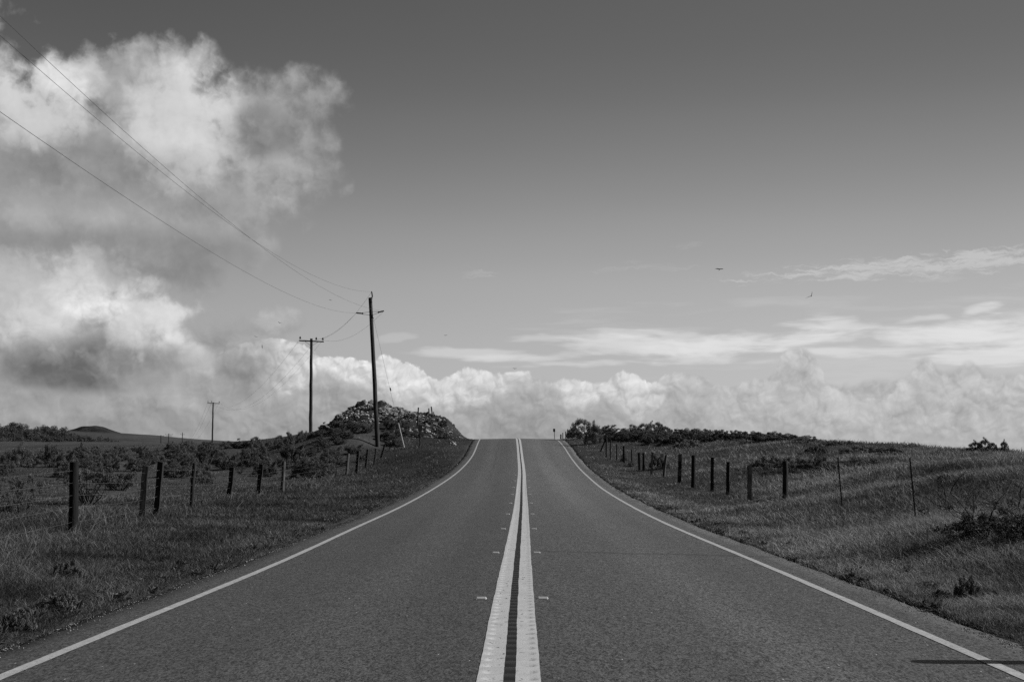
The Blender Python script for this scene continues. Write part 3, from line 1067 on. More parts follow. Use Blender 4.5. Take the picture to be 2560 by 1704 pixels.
def build_right_fence():
    P_ = [(2290, 1303, 2275, 1144, 29.9, .024, 'steel'), (2106, 1284, 2095, 1143, 34, .022, 'steel'), (1962, 1259, 1963, 1151, 43.6, .085, 'round'),
          (1873, 1243, 1874, 1161, 50, .07, 'square'), (1819, 1228, 1820, 1153, 55, .072, 'square'), (1780, 1226, 1781, 1142, 59, .068, 'square'),
          (1733, 1219, 1734, 1138, 65, .10, 'dark'), (1698, 1205, 1700, 1134, 70, .085, 'square'), (1660, 1197, 1665, 1137, 75, .075, 'pale'),
          (1628, 1185, 1631, 1130, 80, .06, 'square'), (1609, 1181, 1609, 1131, 84, .075, 'dark'), (1599, 1181, 1598, 1131, 85, .085, 'dark'),
          (1580, 1162, 1579, 1123, 89, .05, 'round'), (1560, 1151, 1559, 1114, 92, .06, 'square'), (1542, 1153, 1542, 1109, 94, .05, 'round'),
          (1526, 1146, 1527, 1099, 96, .045, 'round'), (1516, 1146, 1516, 1092, 98, .06, 'round')]
    root = empty('wire_fence', tuple(hit(1962, 1259, 35, 60)), 'wire fence of dark upright posts crossing the grassy slope on the right', 'fence')
    inv = Vector(root.location)
    T, B = [], []
    for k, (bx, by, tx, ty, Y, r, kd) in enumerate(P_):
        b, t = at(bx, by, Y), at(tx, ty, Y)
        g = gz(b.x, b.y)
        b = Vector((b.x, b.y, min(g, b.z + .15)))
        if kd == 'steel': steel_post('steel_post', b - inv, t - inv, root, r)
        else: wood_post('post', b - inv, t - inv, r, M[{'dark': 'post_dark', 'pale': 'post_pale'}.get(kd, 'post')], root, kd == 'square', 50 + k)
        T.append(t); B.append(b)
    br = MB().tube([at(1501, 1121, 98) - inv - Vector((0, 0, .2)), at(1515, 1095, 98) - inv], [.05, .045], 8)
    br.build('brace', M['post'], root)
    b0 = Vector((9.0, 19, gz(9, 19)))
    steel_post('steel_post', b0 - inv, b0 + Vector((0, 0, 1.35)) - inv, root, .022)
    B.insert(0, b0); T.insert(0, b0 + Vector((0, 0, 1.35)))
    for f in (.22, .44, .66, .90):
        pts = []
        for b, t in zip(B, T):
            b2 = Vector((b.x, b.y, max(b.z, t.z - 1.36)))
            p = b2.lerp(t, f + random.uniform(-.015, .015)) - inv
            p.y -= .06
            pts.append(p)
        strand('wire', pts, root, .0019)
    # four short posts that carry the line over the crest
    rc = empty('wire_fence', (5.2, 137, gz(5.2, 137)), 'short row of small fence posts on the skyline right of the road sign', 'fence')
    inv = Vector(rc.location)
    T = []
    for k, (bx, by, ty) in enumerate([(1402, 1096, 1085), (1407, 1094, 1081), (1414, 1092, 1078), (1419, 1090, 1072), (1427, 1088, 1066), (1460.5, 1066, 1056)]):
        t = at(bx, ty, 134 + k * 2)
        g = gz(t.x, t.y)
        b = Vector((t.x, t.y, min(g, t.z - .35)))
        wood_post('post', b - inv, t - inv, .045 if k else .07, M['post'], rc, False, 80 + k)
        T.append(t)
    for f in (.15, .5):
        strand('wire', [t - inv - Vector((0, .05, f)) for t in T], rc, .003, False)


build_right_fence()


# ------------------------------------------------------------------ utility poles
def shaft(mb, base, top, r0, r1, n=16, seed=1):
    base, top = Vector(base), Vector(top)
    d = (top - base)
    rnd = random.Random(seed)
    k = 12
    pts = [base + d * (i / k) + Vector((rnd.uniform(-1, 1), rnd.uniform(-1, 1), 0)) * .018 * (0 < i < k) for i in range(k + 1)]
    pts[0] = base - d.normalized() * 1.2
    mb.tube(pts, [r0 + (r1 - r0) * i / k for i in range(k + 1)], n, wob=.02, seed=seed)


def pin_insulator(parent, base, up=(0, 0, 1), s=1.0):
    mb = MB()
    mb.lathe(base, up, [(0, .012 * s), (.12 * s, .012 * s)], 8)
    mb.build('insulator_pin', M['steel'], parent)
    mb = MB()
    b = Vector(base) + Vector(up) * .11 * s
    mb.lathe(b, up, [(0, .04 * s), (.02 * s, .085 * s), (.06 * s, .09 * s), (.075 * s, .05 * s), (.09 * s, .075 * s), (.14 * s, .07 * s), (.16 * s, .035 * s), (.19 * s, .045 * s), (.21 * s, .03 * s)], 14)
    return mb.build('insulator', M['ceramic'], parent)


POLE_Y = 122.0


def build_pole_tall():
    base = at(944.5, 1118, POLE_Y)
    base.z = gz(base.x, base.y)
    root = empty('utility_pole', base, 'tall leaning timber utility pole with stand-off insulators beside the rocky mound', 'utility pole')
    L = lambda px, py, dy=0.0: at(px, py, POLE_Y + dy) - Vector(base)
    mb = MB()
    shaft(mb, (0, 0, 0), L(925.5, 744), .205, .155, 18, 3)
    mb.build('pole', M['pole'], root)
    # pole-top insulator on its bracket
    mb = MB()
    a, b = L(931, 742, -.16), L(929.3, 730, -.16)
    mb.tube([L(925, 745, -.1), a], .03, 8)
    mb.tube([L(928.5, 758, -.16), a], .022, 8)
    mb.build('bracket', M['steel'], root)
    prof = [(0, .035)]
    for k in range(7): prof += [(.06 * k + .02, .05), (.06 * k + .04, .075), (.06 * k + .05, .045)]
    MB().lathe(a, b - a, prof + [(.46, .05), (.50, .03)], 12).build('insulator', M['ceramic'], root)
    # two horizontal post insulators with their wire-frame brackets
    for s, (tip, inner, up_, lo) in (('l', ((890.5, 782), (907, 783.4), (924.5, 779.5), (925, 787.5))), ('r', ((960, 777), (945.5, 780.5), (930.5, 778.5), (931, 787)))):
        t, i = L(*tip, -.1), L(*inner, -.1)
        mb = MB()
        for e in (up_, lo):
            w_ = Vector((0, 0, .06 if e is up_ else -.06))
            mb.tube([i + w_, L(*e, -.1)], .016, 6)
        mb.tube([i + Vector((0, 0, .09)), i + Vector((0, 0, -.09))], .035, 8)
        mb.build('bracket', M['steel'], root)
        d = (t - i)
        n = 7
        prof = [(0, .04)]
        for k in range(n): prof += [(d.length * (k + .2) / (n + 1), .05), (d.length * (k + .5) / (n + 1), .085), (d.length * (k + .7) / (n + 1), .055)]
        prof += [(d.length * .93, .06), (d.length, .035)]
        MB().lathe(i, d, prof, 12).build('insulator', M['ceramic'], root)
    # bands and bolts
    for py in (748, 754, 790, 795):
        p = L(925.7 + (py - 744) * .051, py)
        MB().lathe(p - Vector((0, 0, .02)), (0, 0, 1), [(0, .172), (.04, .172)], 18).build('pole_band', M['steel'], root)
    MB().box(L(932.5, 795, -.05), (.12, .08, .10)).build('guy_bracket', M['steel'], root)
    return root


def build_crossarm_pole(bx, by, tx, ty, Y, arm, pins, label, r=.16, simple=False, group=None, mats='pole_dark', arm2=None):
    base = at(bx, by, Y)
    g = gz(base.x, base.y)
    base.z = min(g, base.z)
    root = empty('utility_pole', base, label, 'utility pole', group)
    L = lambda px, py, dy=0.0: at(px, py, Y + dy) - Vector(base)
    mb = MB()
    shaft(mb, (0, 0, 0), L(tx, ty), r, r * .72, 14, int(bx))
    mb.build('pole', M[mats], root)
    for ar in [arm] + ([arm2] if arm2 else []):
        (ax, ay), (cx, cy) = ar
        mb = MB()
        a, b = L(ax, ay, -r - .06), L(cx, cy, -r - .06)
        mb.beam(a, b, .10, .13)
        mb.build('crossarm', M[mats], root, False, bevel=.008)
        mb = MB()
        mid = (ax + cx) / 2 if not simple else tx
        span = (cx - ax)
        drop = span * .19
        tt = L(tx + (bx - tx) * .04, (ay + cy) / 2 + drop, -r)
        for s in (-.26, .26):
            mb.tube([L(mid + s * span, ay + (cy - ay) * (.5 + s) + span * .025, -r - .06), tt], .018, 6)
        mb.build('brace', M['steel'], root)
    for px, py in pins:
        pin_insulator(root, L(px, py, -r - .06), s=1.25)
    return root


build_pole_tall()
build_crossarm_pole(776.5, 1083, 778.5, 846, 155, ((748, 851.3), (809.5, 854)), [(750.3, 849.5), (790.5, 851.5), (807, 852.5)],
                    'timber utility pole with one crossarm and three insulators, standing just left of the mound', r=.2)
build_crossarm_pole(530.5, 1112, 533, 1005.5, 330, ((518.5, 1007), (549.5, 1008.2)), [(520, 1006), (529, 1006), (548, 1006.8)],
                    'slender utility pole with crossarm rising from the brush in the left field', r=.2)
build_crossarm_pole(456, 1113, 456, 1080.5, 900, ((450.5, 1085), (461.5, 1085.6)), [(451.5, 1084.5), (460.5, 1085)],
                    'rightmost of the three tiny utility poles before the far hill', r=.3, simple=True)
build_crossarm_pole(421.5, 1114, 422, 1083, 850, ((412.5, 1086), (432, 1086)), [(413.5, 1085.5), (422, 1085.5), (431, 1085.5)],
                    'middle one of the three tiny utility poles before the far hill', r=.3, simple=True, arm2=((415, 1089), (430, 1089)))
build_crossarm_pole(402, 1122, 402.5, 1087, 800, ((396, 1090.5), (410, 1089)), [(397, 1090), (409, 1088.6)],
                    'leftmost of the three tiny utility poles before the far hill', r=.3, simple=True)


def cable(A_, B_, sag, r, label, n=60, name='power_line'):
    A_, B_ = Vector(A_), Vector(B_)
    pts = []
    for k in range(n + 1):
        t = k / n
        p = A_.lerp(B_, t)
        p.z -= 4 * sag * t * (1 - t)
        pts.append(p - A_)
    mb = MB().tube(pts, r, 6)
    o = mb.build(name, M['cable'])
    o.location = A_
    return tag(o, label, 'cable', 'overhead power lines')


pin1, ins_r, ins_l = at(929.3, 729, POLE_Y - .16), at(960, 777, POLE_Y - .1), at(890.5, 782, POLE_Y - .1)
R1 = .0060
cable(pin1, (-12.03, -25, 15.24), 4.14, R1, 'overhead wire from the very top of the tall leaning pole to the upper left sky', 140)
cable(ins_r, (-12.28, -25, 16.42), 3.99, R1, 'overhead wire from the right stand-off insulator of the tall pole to the upper left', 140)
cable(ins_l, (-7.94, -25, 8.59), 2.43, R1, 'lowest overhead wire, from the left stand-off insulator of the tall pole', 140)
q2 = [at(750.3, 846.5, 155 - .26), at(790.5, 848.5, 155 - .26), at(807, 849.5, 155 - .26)]
q3 = [at(520, 1004, 330 - .26), at(529, 1004, 330 - .26), at(548, 1005, 330 - .26)]
cable(pin1, q2[1], 1.0, .0075, 'wire from the top of the tall pole to the middle insulator of the crossarm pole')
cable(ins_l, q2[0], 1.0, .0075, 'wire between the left insulators of the tall pole and the crossarm pole')
cable(ins_r, q2[2], 1.0, .0075, 'wire between the right insulators of the tall pole and the crossarm pole')
for k, (w_, a_) in enumerate(zip(('left', 'middle', 'right'), (3.9, 4.4, 4.2))):
    cable(q2[k], q3[k], a_, .0075, 'sagging wire from the %s insulator of the crossarm pole down to the slender pole' % w_)
f3 = [at(451.5, 1084, 899.7), at(456, 1084, 899.7), at(460.5, 1084, 899.7)]
for k, w_ in enumerate(('left', 'middle', 'right')):
    cable(q3[k], f3[k], 7, .012, 'faint wire from the %s insulator of the slender pole to the tiny far pole' % w_)


def build_guy():
    a, m_, b = at(934, 797, POLE_Y - .1), at(977, 985, POLE_Y - 4), at(1012, 1114, POLE_Y - 7)
    b.z = gz(b.x, b.y)
    root = empty('guy_wire', b, 'taut guy wire from the tall pole, with a pale guard near the ground', 'guy wire')
    d = a - b
    MB().tube([(0, 0, -.3), d], .009, 6).build('wire', M['cable'], root)
    MB().tube([d * .012, d * .19], .024, 8).build('guard', M['guard'], root)
    k = .43
    MB().lathe(d * k, d, [(0, .02), (.06, .06), (.14, .06), (.17, .03), (.20, .06), (.28, .06), (.34, .02)], 10).build('insulator', M['ceramic'], root)


build_guy()


# ------------------------------------------------------------------ signs
def build_signs():
    Y = 131.5
    b, t = at(1387, 1099, Y), at(1385.5, 1071, Y)
    b.z = gz(b.x, b.y)
    r = empty('road_sign', b, 'small marker sign on a thin post at the crest, right edge of the road', 'sign')
    MB().beam((0, 0, -.4), t - b, .05, .05).build('post', M['steel'], r, False)
    c = at(1385.3, 1075, Y) - b
    mb = MB().box(c + Vector((0, -.04, 0)), (.20, .02, .30))
    mb.build('plate', M['sign'], r, False, bevel=.008)
    Y = 118
    b, t = at(1049.5, 1127, Y), at(1050.5, 1061, Y)
    b.z = gz(b.x, b.y)
    r = empty('road_sign', b, 'dark narrow sign panel on a tall post in front of the mound', 'sign')
    MB().beam((0, 0, -.4), t - b, .16, .09).build('post', M['post'], r, False, bevel=.008)
    c = at(1050.5, 1069, Y) - b
    MB().box(c + Vector((0, -.07, 0)), (.36, .03, .52), Matrix.Rotation(.1, 3, 'Z')).build('plate', M['sign'], r, False, bevel=.01)
    # verge post just outside the frame; its long shadow crosses the edge line
    L = 1.25
    ax, ay = 2.92, 10.42
    hx, hy = sd.x / sd.z, sd.y / sd.z
    gx, gy = ax + hx * (L + .02), ay + hy * (L + .02)
    zt = float(road_z(ay)) - .03 + L
    g = gz(gx, gy)
    r = empty('marker_post', (gx, gy, g), 'slim round marker post on the right verge beside the nearest stretch of road', 'post')
    MB().tube([(0, 0, -.3), (0, 0, zt - g)], [.11, .10], 14).build('post_body', M['post'], r)
    MB().lathe((0, 0, zt - g - .12), (0, 0, 1), [(0, .105), (.05, .105)], 14).build('reflector_band', M['marker'], r)


build_signs()


# ------------------------------------------------------------------ birds
def build_birds():
    def bird_mesh(name, dihedral, sweep, seed):
        bm = bmesh.new()
        # body: lofted spindle along -Y (head) .. +Y (tail)
        prof = [(-.36, .012, .0), (-.33, .035, .0), (-.27, .045, .0), (-.2, .06, .0), (-.05, .085, -.01), (.1, .075, -.01), (.22, .045, 0), (.3, .03, .0)]
        rings = []
        for y, r, z in prof:
            rings.append([bm.verts.new((math.cos(a) * r, y, z + math.sin(a) * r * .85)) for a in [k * math.pi / 4 for k in range(8)]])
        for a, b in zip(rings, rings[1:]):
            for k in range(8): bm.faces.new((a[k], a[(k + 1) % 8], b[(k + 1) % 8], b[k]))
        bm.faces.new(rings[0][::-1])
        # tail fan joined to the last ring
        last = rings[-1]
        tl = [bm.verts.new((x, y, .0)) for x, y in ((.03, .3), (.10, .52), (.05, .56), (0, .57), (-.05, .56), (-.10, .52), (-.03, .3))]
        bm.faces.new(tl)
        bm.faces.new(last)
        # wings, grown from the flanks with thickness
        for s in (-1, 1):
            st = [(.05, -.14, .14), (.22, -.19, .16), (.42, -.22, .14), (.62, -.17, .10), (.78, -.08, .09), (.88, .0, .06)]
            up, lo = [], []
            for i, (x, y0, y1) in enumerate(st):
                z = math.tan(dihedral) * x - (0.10 * max(0, x - .45))
                y = sweep * max(0, x - .3)
                th = .018 * (1 - i / 6)
                up.append([bm.verts.new((s * x, y0 + y, z + th)), bm.verts.new((s * x, y1 + y, z))])
                lo.append([bm.verts.new((s * x, y0 + y, z - th)), None])
            for a, b, c, d in zip(up, up[1:], lo, lo[1:]):
                bm.faces.new((a[0], b[0], b[1], a[1]))
                bm.faces.new((c[0], a[1], b[1], d[0]))
                bm.faces.new((a[0], c[0], d[0], b[0]))
            # finger feathers
            xz = st[-1][0]
            z = math.tan(dihedral) * xz - .10 * (xz - .45)
            for q in range(4):
                y = -.02 + q * .035 + sweep * (xz - .3)
                v = [bm.verts.new(p) for p in ((s * .80, y - .02, z - .01), (s * (1.0 - q * .03), y + .03, z + .02), (s * .80, y + .025, z - .01))]
                bm.faces.new(v)
        bmesh.ops.recalc_face_normals(bm, faces=bm.faces)
        me = bpy.data.meshes.new(name)
        bm.to_mesh(me); bm.free()
        me.materials.append(M['bird'])
        return me
    m1, m2 = bird_mesh('bird', .22, .25, 1), bird_mesh('bird', .5, .6, 2)
    # px, py, span px, roll (bank), yaw, pitch
    B_ = [(1799, 673, 21, .02, .15, .0, m1, 'large dark bird gliding with wings in a shallow V, left of the banking bird'),
          (2028, 740, 24, -.75, .2, .1, m2, 'dark bird banking steeply with one wing raised, right of the gliding bird'),
          (826, 750, 8, .2, .3, .0, m1, 'tiny bird left of the tall utility pole top'),
          (699, 807, 9, .35, .4, .0, m2, 'tiny bird over the small pale cloud puff'),
          (640, 842, 9, .35, .2, .1, m1, 'tiny dark bird gliding low at the edge of the grey cloud'),
          (655, 866, 9, 1.4, .9, .3, m2, 'tiny dark bird turning, lowest one over the left field'),
          (1114, 838, 9, -.05, .0, .0, m1, 'tiny bird in clear sky right of the tall utility pole'),
          (1287, 921, 11, .05, .1, .0, m1, 'tiny bird just above the cloud bank over the centre line')]
    for px, py, sp, roll, yaw, pit, me, lab in B_:
        D = 1.75 * FPX / sp
        D = min(D, 420)
        s = sp * D / FPX / 1.75
        o = bpy.data.objects.new('bird', me)
        COL.objects.link(o)
        o.location = at(px, py, D)
        o.rotation_euler = (pit - .30, roll, yaw)
        o.scale = (s, s, s)
        tag(o, lab, 'bird', 'birds in the sky')


build_birds()


# ------------------------------------------------------------------ rocks on the mound
def rock_mesh(seed, flat=.7):
    rnd = random.Random(seed)
    bm = bmesh.new()
    bmesh.ops.create_icosphere(bm, subdivisions=3, radius=1)
    planes = [(Vector((rnd.gauss(0, 1), rnd.gauss(0, 1), rnd.gauss(0, 1))).normalized(), rnd.uniform(.5, .8)) for _ in range(13)]
    off = Vector((rnd.uniform(0, 50),) * 3)
    from mathutils import noise as mn
    for v in bm.verts:
        for n_, d in planes:
            k = v.co.dot(n_)
            if k > d: v.co -= n_ * (k - d) * .92
        v.co += v.co.normalized() * (mn.fractal(v.co * 1.8 + off, 1.0, 2.0, 4) * .12)
        v.co.z *= flat
    me = bpy.data.meshes.new('rock')
    bm.to_mesh(me); bm.free()
    me.polygons.foreach_set('use_smooth', [True] * len(me.polygons))
    me.set_sharp_from_angle(angle=math.radians(24))
    return me


def build_rocks():
    protos = {k: [] for k in ('rock', 'rock_mid', 'rock_dark', 'rock_pale')}
    for i in range(7):
        base = rock_mesh(i, random.uniform(.6, .9))
        for k in protos:
            m_ = base.copy()
            m_.materials.append(M[k])
            protos[k].append(m_)
    rnd = random.Random(5)

    def put(px, py, wpx, kind, label, group=None, name='rock', ymin=100, sink=.25, tall=1.0):
        h = hit(px, py, ymin, 160)
        s = wpx * h.y / FPX / 2
        o = bpy.data.objects.new(name, rnd.choice(protos[kind]))
        COL.objects.link(o)
        o.location = h + Vector((0, 0, s * (.5 - sink) * tall))
        o.rotation_euler = (rnd.uniform(-.4, .4), rnd.uniform(-.4, .4), rnd.uniform(0, 6.28))
        o.scale = (s * rnd.uniform(.85, 1.15), s * rnd.uniform(.8, 1.2), s * rnd.uniform(.75, 1.1) * tall)
        return tag(o, label, 'rock', group)

    big = [(812, 1080, 40, 'rock_dark', 'large black boulder at the left foot of the rocky mound', 1.0), (797 + 12, 1072, 22, 'rock_dark', 'dark upright rock on top of the black boulder', 1.2),
           (846, 1040, 26, 'rock_dark', 'dark rock on the left shoulder of the mound skyline', .8), (876, 1027, 18, 'rock_dark', 'round dark rock on the upper left skyline of the mound', .9),
           (897, 1018, 30, 'rock_dark', 'dark humped rock left of the mound summit', .9), (912, 1016, 28, 'rock', 'pale-faced rock ledge left of the pole on the summit', .9),
           (928, 1013, 18, 'rock_dark', 'pointed rock rising at the summit beside the pole', 1.5), (955, 1022, 38, 'rock', 'broad smooth summit slab right of the tall pole', 1.3),
           (968, 1026, 22, 'rock', 'sloping slab at the right end of the summit outcrop', .7), (1066, 1069, 20, 'rock_pale', 'brightest pale angular block on the right shoulder of the mound', .9),
           (1023, 1077, 14, 'rock_pale', 'small white rounded rock left of the dark sign post', .8), (1068, 1082, 15, 'rock_pale', 'pale flat rock below the bright angular block', .7),
           (1084, 1078, 16, 'rock_pale', 'pale rock in the hollow right of the bright block', .8), (1097, 1057, 20, 'rock', 'leaning slab high on the right flank of the mound', .9),
           (1108, 1054, 14, 'rock', 'rock just under the dark skyline bush', .9), (1100, 1080, 22, 'rock', 'tilted slab in the band of rock running down to the road', .6),
           (1118, 1092, 15, 'rock_pale', 'pale narrow slab above the lowest outcrop', .9), (1128, 1106, 14, 'rock_pale', 'lower pale slab of the outcrop near the road', .8),
           (1136, 1112, 12, 'rock_pale', 'lowest pale slab of the outcrop near the road', .8), (1074, 1060, 12, 'rock', 'small rock above the bright angular block', .9),
           (1055, 1073, 14, 'rock', 'rock just right of the dark sign post', .9), (838, 1056, 14, 'rock_dark', 'dark rock below the left shoulder of the mound', 1.)]
    for px, py, w, kd, lab, tall in big:
        put(px, py, w * (1.15), kd, lab, None, 'boulder', tall=tall, sink=.3)
    # the talus: every rock a thing
    n = 0
    zones = [  # polygon-ish sampler: x range, y centre function, spread, count, size
        (lambda: (rnd.uniform(838, 935), None), 125), (lambda: (rnd.uniform(940, 1060), None), 62), (lambda: (rnd.uniform(1050, 1140), None), 34)]
    names = ['grey stone in the loose rubble left of the tall pole', 'grey stone among the thin scree right of the tall pole', 'stone in the outcrop on the right flank of the mound']
    for zi, (fn, cnt) in enumerate(zones):
        for _ in range(cnt):
            x, _y = fn()
            if zi == 0: y = rnd.uniform(1012 + abs(x - 925) * .38, 1058 - (935 - x) * .06)
            elif zi == 1: y = 1022 + (x - 940) * .17 + abs(rnd.gauss(0, 1)) * 13
            else: y = 1050 + (x - 1050) * .42 + rnd.gauss(0, 1) * 13 + 6
            w = rnd.choice([5, 6, 8, 8, 10, 13]) * (1.0, .7, .7)[zi]
            kd = rnd.choice((['rock', 'rock', 'rock_dark', 'rock_mid', 'rock_pale'], ['rock_mid', 'rock_dark', 'rock_dark', 'rock'], ['rock_mid', 'rock_dark', 'rock_mid', 'rock_dark'])[zi])
            put(x, y, w, kd, names[zi], names[zi].replace('stone', 'stones', 1), 'rock', sink=.05)
    # two dark clods on the verge
    for px, py, w in ((998, 1204, 16), (875, 1232, 8), (925, 1230, 14)):
        put(px, py, w, 'rock_dark', {998: 'dark clod on the left verge with a pale edge', 875: 'small dark lump on the left verge, farthest left', 925: 'low dark hump on the left verge'}[px], None, 'boulder', ymin=30, tall=.7)


build_rocks()


def build_rubble():
    g = np.random.default_rng(33)
    n = 5200
    xs, ys = g.normal(-13.6, 2.4, n), g.normal(139.5, 3.0, n)
    x2, y2 = g.normal(-8.0, 1.5, n // 16), g.normal(131, 4, n // 16)
    x, y = np.r_[xs, x2], np.r_[ys, y2]
    k = (x < -4.2) & (fbm(x / 1.5, y / 1.5, 3) > -.25)
    x, y = x[k], y[k]
    z = ground_z(x, y)
    n = len(x)
    ico = np.array([(0, 0, 1), (.9, 0, .4), (.28, .85, .4), (-.72, .52, .4), (-.72, -.52, .4), (.28, -.85, .4), (0, 0, -.6)])
    tri = np.array([(0, 1, 2), (0, 2, 3), (0, 3, 4), (0, 4, 5), (0, 5, 1), (6, 2, 1), (6, 3, 2), (6, 4, 3), (6, 5, 4), (6, 1, 5)])
    s = g.uniform(.04, .14, n) * g.uniform(.6, 1.6, n)
    v = (ico[None] * (1 + .35 * g.normal(size=(n, 7, 1)))) * s[:, None, None] * np.array([1.2, 1.2, .8])
    a = g.uniform(0, 6.28, n)
    c, q = np.cos(a)[:, None], np.sin(a)[:, None]
    vx, vy = v[..., 0] * c - v[..., 1] * q, v[..., 0] * q + v[..., 1] * c
    V_ = np.stack([vx + x[:, None], vy + y[:, None], v[..., 2] + z[:, None] + .02], -1).reshape(-1, 3)
    F_ = (tri[None] + (np.arange(n) * 7)[:, None, None]).reshape(-1)
    tag(link_mesh('rubble', np_mesh('rubble', V_, F_, 3, False), M['rock_mid']), 'fine grey rubble between the larger stones of the mound', 'rubble', None, 'stuff')


build_rubble()


# ------------------------------------------------------------------ shrubs
def leaf_cloud(centres, radii, count, size, rnd_seed, up=.35, aspect=.45, flat=.75):
    """leaf quads on many small clumps; returns verts, faces, shade"""
    g = np.random.default_rng(rnd_seed)
    C = np.asarray(centres, float)
    Rr = np.asarray(radii, float)
    w = Rr ** 2
    idx = g.choice(len(C), count, p=w / w.sum())
    d = g.normal(size=(count, 3))
    d /= np.linalg.norm(d, axis=1)[:, None]
    rr = Rr[idx] * (g.random(count) ** .35)
    p = C[idx] + d * rr[:, None] * np.array([1, 1, flat])
    nrm = d * .9 + g.normal(size=(count, 3)) * .55 + np.array([0, 0, up])
    nrm /= np.linalg.norm(nrm, axis=1)[:, None]
    t = np.cross(nrm, g.normal(size=(count, 3)))
    t /= np.linalg.norm(t, axis=1)[:, None]
    b = np.cross(nrm, t)
    s = size * g.uniform(.6, 1.35, count)[:, None]
    v = np.stack([p - t * s, p - b * s * aspect, p + t * s, p + b * s * aspect], 1).reshape(-1, 3)
    f = np.arange(count * 4)
    clump = g.random(len(C))
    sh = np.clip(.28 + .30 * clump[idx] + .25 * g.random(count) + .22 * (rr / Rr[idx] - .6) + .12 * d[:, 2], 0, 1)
    return v, f, np.repeat(sh, 4)


def shrub_proto(seed, kind):
    """unit shrub: about 1 wide, height h; crown + stem meshes"""
    rnd = random.Random(seed)
    cs, rs, arms = [], [], []
    if kind == 'dome':
        for i in range(64):
            a, r = rnd.uniform(0, 6.28), math.sqrt(rnd.random()) * .46
            z = .02 + (.46 * (1 - (r / .5) ** 2) * rnd.uniform(.05, 1.05))
            cs.append((r * math.cos(a), r * math.sin(a) * .8, z)); rs.append(rnd.uniform(.05, .10))
        count, size = 9500, .0135
    elif kind == 'wind':                                     # wind-combed layers leaning one way
        for i in range(22):
            a, r = rnd.uniform(0, 6.28), math.sqrt(rnd.random()) * .42
            x, y = r * math.cos(a), r * math.sin(a) * .8
            z = .03 + .42 * (1 - (r / .48) ** 2) * rnd.uniform(.12, 1.1)
            for q in range(4):
                cs.append((x + q * .05 - .05, y + rnd.uniform(-.03, .03), z + q * .022 * rnd.uniform(.4, 1.4))); rs.append(.078 - q * .013)
            arms.append((x, y, z))
        count, size = 9500, .0130
    elif kind == 'open':                                     # sparse, branches showing
        for i in range(22):
            a, r = rnd.uniform(0, 6.28), rnd.uniform(.12, .5)
            z = rnd.uniform(.12, .52)
            x, y = r * math.cos(a), r * math.sin(a) * .8
            for q in range(4):
                cs.append((x + rnd.gauss(0, .04), y + rnd.gauss(0, .04), z + rnd.gauss(0, .03))); rs.append(rnd.uniform(.03, .06))
            arms.append((x, y, z))
        count, size = 5600, .0125
    elif kind == 'low':                                      # creeping mat
        for i in range(60):
            a, r = rnd.uniform(0, 6.28), math.sqrt(rnd.random()) * .5
            cs.append((r * math.cos(a), r * math.sin(a) * .7, .04 + .16 * (1 - (r / .5) ** 2) * rnd.uniform(.2, 1.2))); rs.append(rnd.uniform(.03, .065))
        count, size = 6000, .014
    elif kind == 'tree':                                     # rounded small tree
        for i in range(40):
            a, r = rnd.uniform(0, 6.28), math.sqrt(rnd.random()) * .40
            z = .15 + .72 * math.sqrt(max(0, 1 - (r / .45) ** 2)) * rnd.uniform(.1, 1.0)
            cs.append((r * math.cos(a), r * math.sin(a), z)); rs.append(rnd.uniform(.06, .12))
            if i % 4 == 0: arms.append((cs[-1][0], cs[-1][1], z))
        count, size = 4200, .026
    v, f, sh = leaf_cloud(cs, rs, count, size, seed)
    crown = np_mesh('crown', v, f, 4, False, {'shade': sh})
    crown.materials.append(M['leaf'])
    mb = MB()
    if not arms: arms = [cs[k] for k in range(0, len(cs), 7)]
    for a in arms:
        a = Vector(a)
        b0 = Vector((rnd.uniform(-.04, .04), rnd.uniform(-.04, .04), -.03))
        m1 = b0.lerp(a, .45) + Vector((rnd.gauss(0, .02), rnd.gauss(0, .02), -.03 + rnd.gauss(0, .015)))
        pts = [b0, b0.lerp(m1, .5) + Vector((rnd.gauss(0, .01), 0, rnd.gauss(0, .01))), m1, m1.lerp(a, .6) + Vector((0, 0, rnd.gauss(0, .012))), a]
        mb.tube(pts, [.013, .011, .009, .006, .003], 5)
        for q in range(3):
            s0 = m1.lerp(a, rnd.random())
            mb.tube([s0, s0 + Vector((rnd.gauss(0, .06), rnd.gauss(0, .06), abs(rnd.gauss(0, .05))))], [.004, .0015], 4)
    o = mb.build('stem', M['stem'])
    stem = o.data
    bpy.data.objects.remove(o)
    zmax = float(np.percentile(v[:, 2], 98))
    return crown, stem, zmax


PROTO = {k: [shrub_proto(100 * i + j, k) for j in range(n)] for i, (k, n) in enumerate([('dome', 3), ('wind', 4), ('open', 3), ('low', 3), ('tree', 2)])}
_sr = random.Random(21)


def shrub(px, py, wpx, hpx, kind='wind', label=None, group=None, ymin=12, ymax=420, name='shrub', cat='shrub', Y=None, deep=1.0, stem='stem'):
    if Y: h = at(px, py, Y); h.z = gz(h.x, h.y)
    else: h = hit(px, py, ymin, ymax)
    crown, st, zm = _sr.choice(PROTO[kind])
    w = wpx * h.y / FPX
    hh = hpx * h.y / FPX
    root = empty(name, h, label, cat, group, rz=_sr.uniform(-.5, .5) if kind == 'wind' else _sr.uniform(0, 6.28), scale=(w, w * deep, hh / zm))
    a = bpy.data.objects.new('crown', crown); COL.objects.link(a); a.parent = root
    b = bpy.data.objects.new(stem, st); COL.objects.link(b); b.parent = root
    return root


